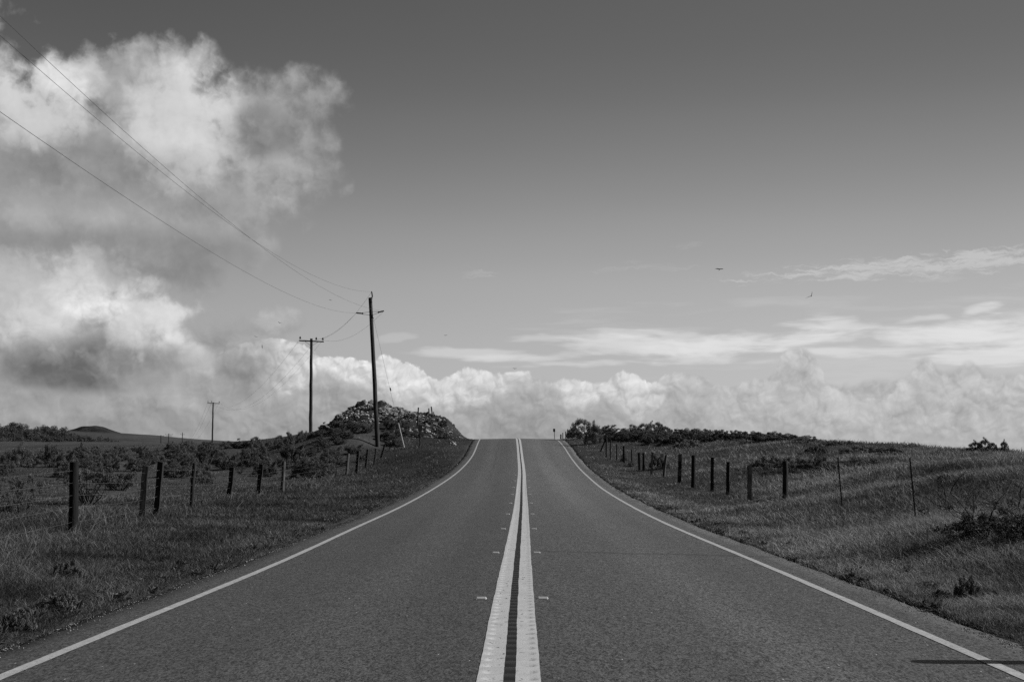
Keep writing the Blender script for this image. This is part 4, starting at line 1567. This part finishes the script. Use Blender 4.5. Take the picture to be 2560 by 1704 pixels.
def build_shrubs():
    zo = lambda x, y, w, h: (x / 2.7395, 940 + y / 2.7395, w / 2.7395, h / 2.7395)
    # left field, nearest first: (zoomed x, base y, width, height, kind, label)
    near = [(600, 885, 370, 230, 'open', 'branchy open shrub right behind the thick black post'),
            (120, 965, 300, 250, 'open', 'ragged wind-bent bush with bare trunks at the left edge, before the black post'),
            (-60, 960, 230, 170, 'open', 'dark bush cut off by the left edge beside the ragged one'),
            (820, 782, 235, 100, 'wind', 'low dark mound-shaped shrub between the black post and the paired posts'),
            (1390, 738, 185, 115, 'dome', 'round dense shrub behind the fourth fence post'),
            (1210, 700, 230, 110, 'wind', 'broad shrub behind the paired posts'),
            (2130, 700, 230, 110, 'wind', 'dark shrub behind the pale post'),
            (1840, 690, 150, 90, 'wind', 'shrub just left of the pale post'),
            (1645, 668, 90, 45, 'open', 'small twiggy shrub left of the sixth post'),
            (25, 690, 70, 70, 'dome', 'small dark shrub at the left edge of the field'),
            (1550, 640, 180, 90, 'wind', 'flat-topped shrub above the fifth post'),
            (930, 650, 200, 80, 'wind', 'shrub left of the paired posts, above the low dark mound'),
            (1770, 600, 180, 115, 'open', 'taller open-crowned shrub above the sixth post'),
            (1000, 610, 160, 85, 'wind', 'shrub standing above the paired posts')]
    for x, y, w, h, k, lab in near:
        px, py, ww, hh = zo(x, y, w, h)
        shrub(px, py, ww * 1.1, hh * 1.1, k, lab, ymin=22)
    g = 'shrubs scattered over the left field'
    mids = [(140, 620, 190, 120), (350, 625, 140, 125), (455, 640, 140, 100), (450, 690, 160, 90), (640, 690, 160, 80), (560, 600, 180, 100), (700, 625, 150, 80), (820, 580, 130, 80), (930, 515, 70, 30),
            (1170, 505, 80, 40), (1200, 565, 170, 90), (1290, 520, 140, 60), (1400, 610, 150, 110), (1420, 500, 110, 40), (1560, 495, 110, 40), (1650, 490, 90, 50), (1500, 560, 120, 60),
            (2000, 590, 150, 100), (2110, 560, 110, 60), (2240, 630, 130, 90), (260, 600, 110, 60), (1080, 590, 110, 50), (1300, 620, 130, 70), (1930, 500, 60, 40), (2290, 560, 100, 60), (40, 600, 110, 50),
            (600, 640, 120, 60), (770, 650, 120, 60), (1680, 560, 90, 50), (2200, 490, 90, 60), (2050, 660, 110, 70), (1180, 650, 120, 60), (60, 660, 120, 70), (520, 720, 110, 60), (980, 540, 90, 45), (1450, 560, 90, 50), (1720, 620, 90, 50), (1960, 640, 100, 60), (300, 560, 80, 45), (2160, 530, 80, 50), (860, 720, 100, 45)]
    for x, y, w, h in mids:
        px, py, ww, hh = zo(x, y, w, h)
        shrub(px, py, ww * 1.15, hh * 1.2, _sr.choice(['wind', 'dome', 'dome', 'wind']), 'low wind-combed shrub in the band of brush across the left field', g, ymin=55)
    for k in range(24):
        px, py = _sr.uniform(0, 730), _sr.uniform(1124, 1168)
        w = _sr.uniform(24, 46) * (py - 1085) / 55
        shrub(px, py, w, w * _sr.uniform(.38, .55), _sr.choice(['dome', 'wind', 'dome']), 'low wind-combed shrub in the band of brush across the left field', g, ymin=70)
    # skyline brush between the slender pole and the crossarm pole
    for (x, y, w, h), lab in [((1750, 485, 110, 65), None), ((1840, 478, 60, 35), None), ((1915, 475, 90, 65), None), ((1985, 470, 110, 80), None), ((2075, 470, 100, 90), None), ((2130, 450, 80, 50), None), ((1690, 480, 60, 30), None)]:
        px, py, ww, hh = zo(x, y, w, h)
        shrub(px, py, ww * 1.15, hh, 'dome', 'bushy dark shrub on the skyline left of the crossarm pole', 'skyline shrubs left of the mound', ymin=140, ymax=230)
    # on and around the mound (zoom: 2.852 px per photo px, origin 640, 700)
    z2 = lambda x, y, w, h: (640 + x / 2.852, 700 + y / 2.852, w / 2.852, h / 2.852)
    for x, y, w, h, k in [(480, 1120, 150, 70, 'wind'), (620, 1060, 170, 60, 'wind'), (560, 1130, 170, 70, 'wind'), (720, 1090, 170, 70, 'wind'), (640, 1140, 120, 60, 'wind'), (800, 1090, 90, 60, 'wind'),
                          (980, 1070, 150, 80, 'wind'), (950, 1150, 200, 70, 'wind'), (1040, 1110, 110, 60, 'wind'), (940, 1010, 90, 50, 'wind'), (1000, 1190, 140, 50, 'wind'), (1060, 1060, 90, 50, 'wind'),
                          (500, 1080, 90, 60, 'wind'), (1150, 1120, 110, 45, 'wind'), (1230, 1030, 100, 40, 'wind'), (1290, 1090, 110, 40, 'low'), (1350, 1130, 120, 40, 'low'), (1330, 1050, 90, 40, 'wind'), (1180, 1070, 80, 40, 'wind'), (1100, 1000, 100, 35, 'low'), (690, 1060, 110, 40, 'low'), (960, 1190, 90, 40, 'wind')]:
        shrub(*z2(x, y, w, h), k, 'dark wind-flattened shrub clinging to the near face of the mound', 'shrubs on the face of the mound', ymin=105, ymax=150)
    for x, y, w, h, k in [(270, 1290, 220, 110, 'wind'), (350, 1410, 250, 130, 'dome'), (520, 1290, 160, 80, 'wind'), (60, 1390, 190, 120, 'dome'), (40, 1270, 130, 90, 'wind'), (480, 1200, 140, 60, 'wind'),
                          (600, 1180, 110, 50, 'wind'), (700, 1240, 150, 60, 'wind'), (520, 1380, 150, 70, 'dome'), (620, 1330, 110, 60, 'wind'), (170, 1330, 110, 60, 'wind'), (430, 1330, 130, 70, 'dome'), (760, 1290, 90, 50, 'wind')]:
        shrub(*z2(x, y, w, h), k, 'dense dark shrub behind the far fence posts at the foot of the mound', 'shrubs between the far fence posts and the mound', ymin=62, ymax=135)
    shrub(1107, 1060, 26, 16, 'dome', 'dark cushion-shaped bush on the right skyline of the mound', ymin=125, ymax=145)
    shrub(1080, 1042, 22, 8, 'low', 'flat dark bush among the little posts on top of the mound', ymin=130, ymax=150)
    # right bank (zoom 3.92, origin 1340, 1000)
    z3 = lambda x, y, w, h: (1340 + x / 3.92, 1000 + y / 3.92, w / 3.92, h / 3.92)
    for (x, y, w, h, k, lab) in [(450, 372, 330, 175, 'dome', 'big wind-shaped bush crowning the right bank beside the skyline posts'),
                                 (370, 345, 190, 95, 'dome', 'rounded bush at the left end of the right bank, behind the small skyline posts'),
                                 (565, 428, 230, 190, 'dome', 'dark overhanging bush shading the bank, just left of the farthest tall fence posts'),
                                 (640, 330, 180, 80, 'wind', 'bush with a swept flat top right of the crowning bush'),
                                 (1315, 310, 50, 48, 'tree', 'small round bush alone on the right bank skyline'),
                                 (1460, 310, 66, 44, 'tree', 'round bush farthest right of the row on the bank skyline')]:
        shrub(*z3(x, y, w, h), k, lab, ymin=100, ymax=140)
    for x, y, w, h, k in [(800, 360, 200, 95, 'wind'), (890, 375, 180, 80, 'wind'), (960, 345, 150, 85, 'dome'), (1060, 350, 160, 100, 'dome'), (1130, 345, 130, 105, 'dome'), (1220, 360, 200, 115, 'dome'),
                          (1300, 350, 150, 70, 'dome'), (1400, 345, 140, 55, 'wind'), (700, 350, 130, 80, 'wind'), (840, 395, 220, 80, 'dome'), (980, 400, 220, 80, 'dome'), (1110, 390, 220, 80, 'dome'), (1250, 395, 200, 70, 'dome'), (740, 400, 160, 70, 'wind')]:
        shrub(*z3(x, y, w * 1.25, h * 1.15), k, 'dark bush in the tight row along the skyline of the right bank', 'row of bushes along the right bank skyline', ymin=100, ymax=140)
    low = [(1150, 400, 160, 40), (1500, 390, 260, 75), (1620, 370, 240, 60), (1740, 370, 220, 55), (1860, 385, 260, 60), (1980, 370, 240, 50), (2100, 380, 240, 50), (2230, 400, 260, 60), (2330, 380, 200, 50),
           (1180, 430, 200, 60), (1500, 470, 240, 60), (1650, 400, 200, 50), (1380, 420, 200, 60), (1560, 340, 160, 40)]
    for x, y, w, h in low:
        shrub(*z3(x, y, w * 1.15, h * 1.3), 'low', 'low spreading dark brush along the top of the right slope', 'low brush along the top of the right slope', ymin=88, ymax=140, deep=1.6)
    z4 = lambda x, y, w, h: (1900 + x / 2.397, 1050 + y / 2.397, w / 2.397, h / 2.397)
    for x, y, w, h in [(60, 125, 160, 35), (160, 120, 170, 35), (280, 125, 160, 30), (340, 195, 140, 45), (620, 190, 240, 35), (760, 200, 180, 30), (430, 150, 120, 20), (540, 145, 100, 18), (910, 160, 80, 20)]:
        shrub(*z4(x, y, w, h), 'low', 'low dark brush patch near the skyline of the right field', 'brush patches near the right skyline', ymin=60, ymax=130, deep=1.8)
    for x, y, w, h in [(60, 285, 210, 60), (200, 290, 220, 60), (330, 295, 220, 65), (430, 300, 180, 50), (560, 285, 200, 45), (660, 275, 130, 35)]:
        shrub(*z4(x, y, w, h), 'low', 'creeping leafy brush in the dark band behind the right fence', 'creeping brush band behind the right fence', ymin=45, ymax=110, deep=1.6)
    for x, y, w, h, lab in [(1000, 345, 50, 26, 'tiny dark scrub left of the low oval one in the right field'), (1100, 370, 130, 40, 'low oval dark scrub alone in the right field'),
                            (1320, 640, 60, 30, 'small dark weed clump before the dead bush')]:
        shrub(*z4(x, y, w, h), 'low', lab, None, ymin=20, ymax=90)
    for x, y, w, h, lab in [(1290, 172, 90, 50, 'left half of the bushy clump on the far right skyline'), (1350, 175, 110, 62, 'tallest bush of the clump on the far right skyline'), (1395, 180, 60, 40, 'right end of the bushy clump on the far right skyline'),
                            (1465, 185, 62, 55, 'single small bush right of the skyline clump')]:
        px, py, ww, hh = z4(x, y, w, h)
        shrub(px, py + 5, ww * 1.15, hh * 1.1, 'dome', lab, None, Y=83, name='bush', cat='bush')
    for (x, y, w, h, lab) in [(1210, 680, 210, 140, 'leafy dark weed patch just behind the fence near its two broad black posts'), (860, 605, 80, 70, 'small round bush at the foot of the fence near the crest'),
                              (930, 650, 90, 45, 'small bush below the fence corner')]:
        shrub(*z3(x, y, w, h), 'low' if w > 100 else 'dome', lab, None, ymin=70, ymax=110)


build_shrubs()


# dead thorny bushes at the right edge
def dead_bush(px, py, wpx, hpx, label, seed, lean=-.6):
    h = hit(px, py, 12, 60)
    w, hh = wpx * h.y / FPX, hpx * h.y / FPX
    root = empty('dead_bush', h, label, 'bush')
    rnd = random.Random(seed)
    mb, tw = MB(), MB()
    tips = []

    def grow(p, d, L, r, depth):
        pts, rs = [p], [r]
        n = 5
        for k in range(n):
            d = (d + Vector((rnd.gauss(0, .28) + lean * .06, rnd.gauss(0, .25), rnd.gauss(0, .22) - .03 * (depth > 0)))).normalized()
            p = p + d * L / n
            pts.append(p); rs.append(r * (1 - .75 * (k + 1) / n))
            if depth < 3 and k >= 1 and rnd.random() < .85:
                nd = (d + Vector((rnd.gauss(0, .7), rnd.gauss(0, .7), rnd.gauss(0.05, .5)))).normalized()
                grow(p, nd, L * rnd.uniform(.4, .62), r * .55, depth + 1)
        (mb if depth == 0 else tw).tube(pts, rs, 5)
        tips.append(p)
    for k in range(5):
        a = rnd.uniform(0, 6.28)
        grow(Vector((rnd.gauss(0, w * .12), rnd.gauss(0, .1), -.05)), Vector((math.cos(a) * .8 + lean * .4, math.sin(a) * .6, rnd.uniform(.5, 1.1))).normalized(), hh * rnd.uniform(.8, 1.25), .014, 0)
    mb.build('branch', M['stem'], root)
    tw.build('twigs', M['stem'], root)
    base = [(rnd.gauss(0, w * .3), rnd.gauss(0, w * .2), hh * min(.62, abs(rnd.gauss(.12, .22)))) for _ in range(110)]
    v, f, sh = leaf_cloud(base, [hh * .11] * 110, 11000, .015, seed)
    me = np_mesh('foliage', v, f, 4, False, {'shade': sh * .45})
    link_mesh('foliage', me, M['leaf'], root)
    return root


dead_bush(2468, 1340, 170, 130, 'tangled dead thorn bush with a pale arched branch, right slope', 3)
dead_bush(2580, 1345, 170, 120, 'dark tangled thorn bush cut off by the right edge of the picture', 4, .2)

# leafy weeds on the near verges
def build_weeds():
    def weed_mesh(seed, n=26, L=.16):
        g = np.random.default_rng(seed)
        vs, fs, sh = [], [], []
        for k in range(n):
            a = g.uniform(0, 6.28); el = g.uniform(.15, 1.2); l = L * g.uniform(.5, 1.2); w = l * .16
            d = np.array([math.cos(a) * math.cos(el), math.sin(a) * math.cos(el), math.sin(el)])
            s = np.cross(d, [0, 0, 1]); s /= np.linalg.norm(s)
            b = np.array([g.normal() * .03, g.normal() * .03, 0])
            mid, tip = b + d * l * .55 + [0, 0, .01], b + d * l - np.array([0, 0, l * .22])
            i = len(vs)
            vs += [b - s * w * .3, b + s * w * .3, mid + s * w, tip, mid - s * w]
            fs.append((i, i + 1, i + 2, i + 3, i + 4)); sh += [g.uniform(.1, .8)] * 5
        me = bpy.data.meshes.new('weed')
        me.from_pydata([tuple(q) for q in vs], [], fs)
        at_ = me.attributes.new('shade', 'FLOAT', 'POINT'); at_.data.foreach_set('value', sh)
        me.materials.append(M['leaf_pale'])
        return me
    ms = [weed_mesh(k) for k in range(6)]
    rnd = random.Random(9)
    for side, cnt in ((-1, 70), (1, 60)):
        for k in range(cnt):
            y = 9.5 + 34 * rnd.random() ** 1.6
            ex = float((left_x(y) - SHOULDER) if side < 0 else (right_x(y) + SHOULDER))
            x = ex + side * (.05 + abs(rnd.gauss(0, 1)) * .35)
            o = bpy.data.objects.new('weed', rnd.choice(ms)); COL.objects.link(o)
            o.location = (x, y, gz(x, y))
            s = rnd.uniform(.35, .95)
            o.scale = (s, s, s * rnd.uniform(.7, 1.2)); o.rotation_euler = (0, 0, rnd.uniform(0, 6.28))
            sd_ = 'left' if side < 0 else 'right'
            tag(o, 'low leafy weed growing at the broken asphalt edge on the %s side' % sd_, 'weed', 'weeds along the %s road edge' % sd_)
    # darker taller clumps seen individually
    for px, py, w, h, lab in [(170, 1450, 90, 45, 'dark weed clump at the lower left on the verge'), (150, 1490 + 35, 150, 40, 'matted dark weeds where the verge meets the asphalt at lower left'), (395, 1430, 60, 26, 'thistle with upright leaves on the left verge'),
                              (2420, 1500, 90, 55, 'dark hollow clump in the grass at lower right'), (2330, 1480, 50, 25, 'small dark clump left of the hollow one at lower right'), (40, 1580, 110, 50, 'dark leafy clump in the lower left corner')]:
        shrub(px, py, w, h, 'open' if w < 70 else 'low', lab, None, ymin=8, ymax=40, name='weed', cat='weed')


build_weeds()


# ------------------------------------------------------------------ grass (nobody could count it)
def grass_field(name, material, N, d0, d1, az0, az1, hfun, wmin, seed, lean=(0, 0), shade_fun=None, pw=.5, filt=None, label=None, cat='grass', wpx=.55):
    g = np.random.default_rng(seed)
    u = g.random(N)
    d = (d0 ** -pw + (d1 ** -pw - d0 ** -pw) * u) ** (-1 / pw)
    az = np.radians(g.uniform(az0, az1, N))
    x, y = d * np.sin(az), d * np.cos(az)
    out = np.maximum((left_x(y) - SHOULDER) - x, x - (right_x(y) + SHOULDER))
    keep = out > -0.02 - .10 * np.clip(fbm(y * 1.3, x * 0 + 4.4, 3) + .2, -.3, 1) * g.random(N)
    if filt is not None: keep &= filt(x, y, g)
    x, y, d, out = x[keep], y[keep], d[keep], out[keep]
    n = len(x)
    z = ground_z(x, y) - .01
    patch = fbm(x / 2.6, y / 2.6, 4)
    p2 = fbm(x / .8 + 40, y / .8, 3)
    h = hfun(x, y, out, patch, p2) * g.uniform(.45, 1.25, n)
    w = np.maximum(wmin, wpx * d / 1400.0) * g.uniform(.6, 1.2, n)
    a = g.uniform(0, 2 * np.pi, n)
    sx, sy = np.cos(a) * w / 2, np.sin(a) * w / 2
    lx = (g.normal(size=n) * .75 + lean[0]) * h
    ly = (g.normal(size=n) * .60 + lean[1]) * h
    z1, z2 = z + h * .48, z + h * g.uniform(.35, .95, n)
    V_ = np.empty((n, 5, 3))
    V_[:, 0] = np.c_[x - sx, y - sy, z]
    V_[:, 1] = np.c_[x + sx, y + sy, z]
    V_[:, 2] = np.c_[x + lx * .35 + sx * .8, y + ly * .35 + sy * .8, z1]
    V_[:, 3] = np.c_[x + lx * .35 - sx * .8, y + ly * .35 - sy * .8, z1]
    V_[:, 4] = np.c_[x + lx, y + ly, z2]
    i = np.arange(n) * 5
    T = np.stack([i, i + 1, i + 2, i, i + 2, i + 3, i + 3, i + 2, i + 4], 1).reshape(-1)
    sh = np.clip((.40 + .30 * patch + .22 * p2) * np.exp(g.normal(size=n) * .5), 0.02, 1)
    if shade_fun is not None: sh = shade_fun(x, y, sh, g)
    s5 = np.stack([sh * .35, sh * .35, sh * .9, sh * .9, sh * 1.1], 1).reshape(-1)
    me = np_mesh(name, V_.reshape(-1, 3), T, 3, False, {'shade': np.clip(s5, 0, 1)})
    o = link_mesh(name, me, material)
    return tag(o, label, cat, None, 'stuff')


def rocky(x, y):
    return np.exp(-(((x + 13.8) / 3.4) ** 2 + ((y - 140.5) / 4.0) ** 2)) + .35 * np.exp(-(((x + 6.4) / 1.8) ** 2 + ((y - 128) / 6.0) ** 2))


grass_field('verge_grass', M['grass_l'], 480000, 8, 175, -29, 1.0,
            lambda x, y, o, p, q: (.05 + .09 * smooth(.1, 1.4, o) + .05 * np.clip(p, -1, 1) * smooth(.3, 2, o)) * (1 + .6 * smooth(3.5, 5.0, o) * smooth(9, 6.5, o)) * (1 - .3 * smooth(9, 12, o)),
            .0045, 1, (.18, 0), lambda x, y, s, g: s * (.85 + .3 * smooth(95, 120, y)) * (1 + .45 * smooth(-9, -13, x) * smooth(22, 45, y)), .55, lambda x, y, g: g.random(len(x)) > rocky(x, y) * 1.4,
            'short dark grass covering the left verge and field')
grass_field('meadow_grass', M['grass_r'], 560000, 8, 150, 0.5, 29,
            lambda x, y, o, p, q: (.05 + .10 * smooth(.05, 1.2, o) + .09 * smooth(3, 7, o) + .07 * p * smooth(.3, 2, o)),
            .0042, 2, (-.22, .05), lambda x, y, s, g: s * (1.12 - .25 * smooth(1.2, 3.2, x - right_x(y)) + .25 * smooth(4, 8, x - right_x(y))), .55, None,
            'tall pale-flecked grass covering the right slope')


for sd_, m_, a0, a1 in (('left', 'grass_l', -29, 0.5), ('right', 'grass_r', 0.5, 29)):
    grass_field('edge_grass', M[m_], 420000, 8, 90, a0, a1,
                lambda x, y, o, p, q: .06 + .05 * smooth(-.05, .3, o) + .04 * q, .0042, 31 if a0 < 0 else 32, (.1, -.1), lambda x, y, s, g: s * 1.05, .55,
                lambda x, y, g: np.maximum((left_x(y) - SHOULDER) - x, x - (right_x(y) + SHOULDER)) < .75 + .2 * g.random(len(x)),
                'low tufted grass creeping over the asphalt edge on the %s' % sd_)


def build_dry():
    # straw: taller pale stalks, thicker around the left fence line and over the right slope
    def near_fence(x, y, g):
        fx = np.interp(y, [b.y for b, t in LEFT_FENCE], [b.x for b, t in LEFT_FENCE])
        k = np.exp(-((x - fx - .2) / .7) ** 2)
        return (x > 0) | (g.random(len(x)) < k * .5 + .03)
    grass_field('dry_grass', M['dry'], 60000, 9, 130, -22, 22, lambda x, y, o, p, q: (.14 + .26 * smooth(.6, 4, o)) * (1 + .3 * q), .0032, 5, (.25, 0),
                lambda x, y, s, g: s * np.where(x > 0, .55, .75), .6, lambda x, y, g: near_fence(x, y, g) & (g.random(len(x)) < np.where(x > 0, .35, 1.0)),
                'pale dry stalks standing along the fences', 'dry grass', .35)


build_dry()


def build_litter():
    """flattened dead thatch along the asphalt edges"""
    g = np.random.default_rng(8)
    n = 11000
    y = 8.5 + 80 * g.random(n) ** 1.7
    side = np.where(g.random(n) < .5, -1, 1)
    ex = np.where(side < 0, left_x(y) - SHOULDER, right_x(y) + SHOULDER)
    cl = fbm(y * .7, side * 5.0, 3)
    k = g.random(n) < .35 + .6 * cl
    y, side, ex = y[k], side[k], ex[k]
    n = len(y)
    x = ex + side * (g.normal(size=n) * .10 + .03)
    z = np.maximum(ground_z(x, y), surf_z(x, y) * (np.abs(x - centre_x(y)) < np.abs(ex - centre_x(y))) - 99 * (np.abs(x - centre_x(y)) >= np.abs(ex - centre_x(y)))) + .012
    a = g.uniform(0, 6.28, n)
    L, w = g.uniform(.03, .11, n), g.uniform(.002, .005, n) * np.maximum(1, y / 30)
    c, s = np.cos(a), np.sin(a)
    V_ = np.stack([np.c_[x - c * L - s * w, y - s * L + c * w, z], np.c_[x - c * L + s * w, y - s * L - c * w, z],
                   np.c_[x + c * L + s * w, y + s * L - c * w, z + .02], np.c_[x + c * L - s * w, y + s * L + c * w, z + .02]], 1)
    me = np_mesh('dead_grass', V_.reshape(-1, 3), np.arange(n * 4), 4, False, {'shade': np.repeat(g.uniform(.0, .35, n), 4)})
    tag(link_mesh('dead_grass', me, M['grass_r']), 'flattened pale thatch lying along the asphalt edges', 'dead grass', None, 'stuff')


build_litter()


def build_gravel():
    g = np.random.default_rng(18)
    n = 9000
    y = 8.5 + 60 * g.random(n) ** 1.8
    side = np.where(g.random(n) < .5, -1, 1)
    ex = np.where(side < 0, left_x(y) - SHOULDER, right_x(y) + SHOULDER)
    x = ex - side * (np.abs(g.normal(size=n)) * .10 - .06)
    on = np.abs(x - centre_x(y)) < np.abs(ex - centre_x(y)) - .02
    z = np.where(on, surf_z(x, y), ground_z(x, y))
    s = g.uniform(.003, .010, n) * np.maximum(1, y / 45)
    o = np.array([(1, 0, 0), (0, 1, 0), (-1, 0, 0), (0, -1, 0), (0, 0, .8), (0, 0, -.5)])
    t = np.array([(0, 1, 4), (1, 2, 4), (2, 3, 4), (3, 0, 4), (1, 0, 5), (2, 1, 5), (3, 2, 5), (0, 3, 5)])
    v = o[None] * (1 + .3 * g.normal(size=(n, 6, 1))) * s[:, None, None]
    V_ = (v + np.stack([x, y, z + s * .3], -1)[:, None]).reshape(-1, 3)
    F_ = (t[None] + (np.arange(n) * 6)[:, None, None]).reshape(-1)
    tag(link_mesh('gravel', np_mesh('gravel', V_, F_, 3, False), M['rock_mid']), 'loose grit and small stones along the broken asphalt edges', 'gravel', None, 'stuff')


build_gravel()


# ------------------------------------------------------------------ far hills and grove
def ridge(name, prof, Y0, Y1, material, drop=12, bumps=0.0, kind='structure', n=260):
    """a hill whose skyline passes through photo pixels prof, crest at depth Y1, foot at Y0"""
    xs = np.linspace(prof[0][0], prof[-1][0], n)
    ys = np.interp(xs, [p[0] for p in prof], [p[1] for p in prof])
    ys = np.convolve(np.pad(ys, 4, 'edge'), np.ones(9) / 9, 'valid')
    rows = 40
    v = []
    for r in range(rows):
        t = r / (rows - 1) * 1.35
        for px, py in zip(xs, ys):
            Yd = Y0 + (Y1 - Y0) * t
            crest = at(px, py, Y1)
            X = crest.x / Y1 * Yd
            k = math.sin(min(t, 1) * math.pi / 2) if t <= 1 else math.cos((t - 1) * 1.5)
            zf = CZ - drop
            v.append((X, Yd, zf + (crest.z - zf) * k ** .8))
    v = np.array(v)
    if bumps: v[:, 2] += bumps * fbm(v[:, 0] / 60, v[:, 1] / 60, 4) * smooth(-drop, 4, v[:, 2])
    i, j = np.meshgrid(np.arange(rows - 1), np.arange(n - 1), indexing='ij')
    a = i * n + j
    f = np.stack([a, a + 1, a + n + 1, a + n], -1).reshape(-1, 4)
    o = link_mesh(name, np_mesh(name, v, f, 4), material)
    return tag(o, kind=kind)


ridge('hills', [(-900, 1040), (-500, 1055), (0, 1076), (150, 1079), (190, 1081), (240, 1084), (300, 1087), (345, 1088), (400, 1092), (480, 1099), (560, 1104), (640, 1108), (700, 1111), (760, 1120), (800, 1134)], 620, 1500, M['hill_far'], 8, .8)
ridge('wooded_hill', [(60, 1084), (120, 1079), (165, 1077), (188, 1073), (204, 1067), (222, 1066), (240, 1065), (262, 1068), (280, 1074), (300, 1079), (325, 1085), (350, 1089), (380, 1095)], 1620, 1760, M['hill_wood'], 4, 2.0)


def build_grove():
    g = np.random.default_rng(4)
    cs, rs = [], []
    for k in range(650):
        px = -420 + 720 * g.random()
        if px < 165: top = np.interp(px, [-420, -100, 0, 40, 90, 150], [1035, 1055, 1061, 1059, 1067, 1068]); bot = 1104
        else: top = np.interp(px, [150, 185, 230, 262, 285, 300], [1070, 1086, 1094, 1094, 1103, 1110]); bot = 1112
        py = top + (bot - top) * g.random() ** .9 + 2
        if g.random() < .2 and px > 180: continue
        Y = 520 - (py - top) * 1.2 + g.normal() * 8
        p = at(px, py, Y)
        cs.append((p.x, p.y, p.z)); rs.append(g.uniform(.7, 1.7))
    v, f, sh = leaf_cloud(cs, rs, 90000, .24, 6, flat=.9)
    me = np_mesh('grove', v, f, 4, False, {'shade': sh * .55})
    tag(link_mesh('grove', me, M['leaf']), 'dark mass of trees on the far rise at the left edge', 'grove', None, 'stuff')
    shrub(271, 1113, 32, 20, 'tree', 'lone round tree at the right end of the far grove', None, Y=430, name='tree', cat='tree', stem='trunk')
    shrub(279, 1119, 18, 9, 'dome', 'small dark bush right of the lone round tree', None, Y=400)
    for px, w in ((362, 14), (372, 18), (384, 12)):
        shrub(px, 1089, w, 6, 'dome', 'tiny dark thicket on the far hill skyline', 'thickets on the far hill skyline', Y=1380)
        o = bpy.context.scene.objects[-1]


build_grove()

scene.cycles.use_denoising = False
scene.cycles.adaptive_threshold = 0.01
scene.cycles.adaptive_min_samples = 48
scene.cycles.sample_clamp_indirect = 3.0
scene.cycles.sample_clamp_direct = 8.0
scene.cycles.max_bounces = 5
scene.cycles.diffuse_bounces = 2
scene.cycles.transparent_max_bounces = 4
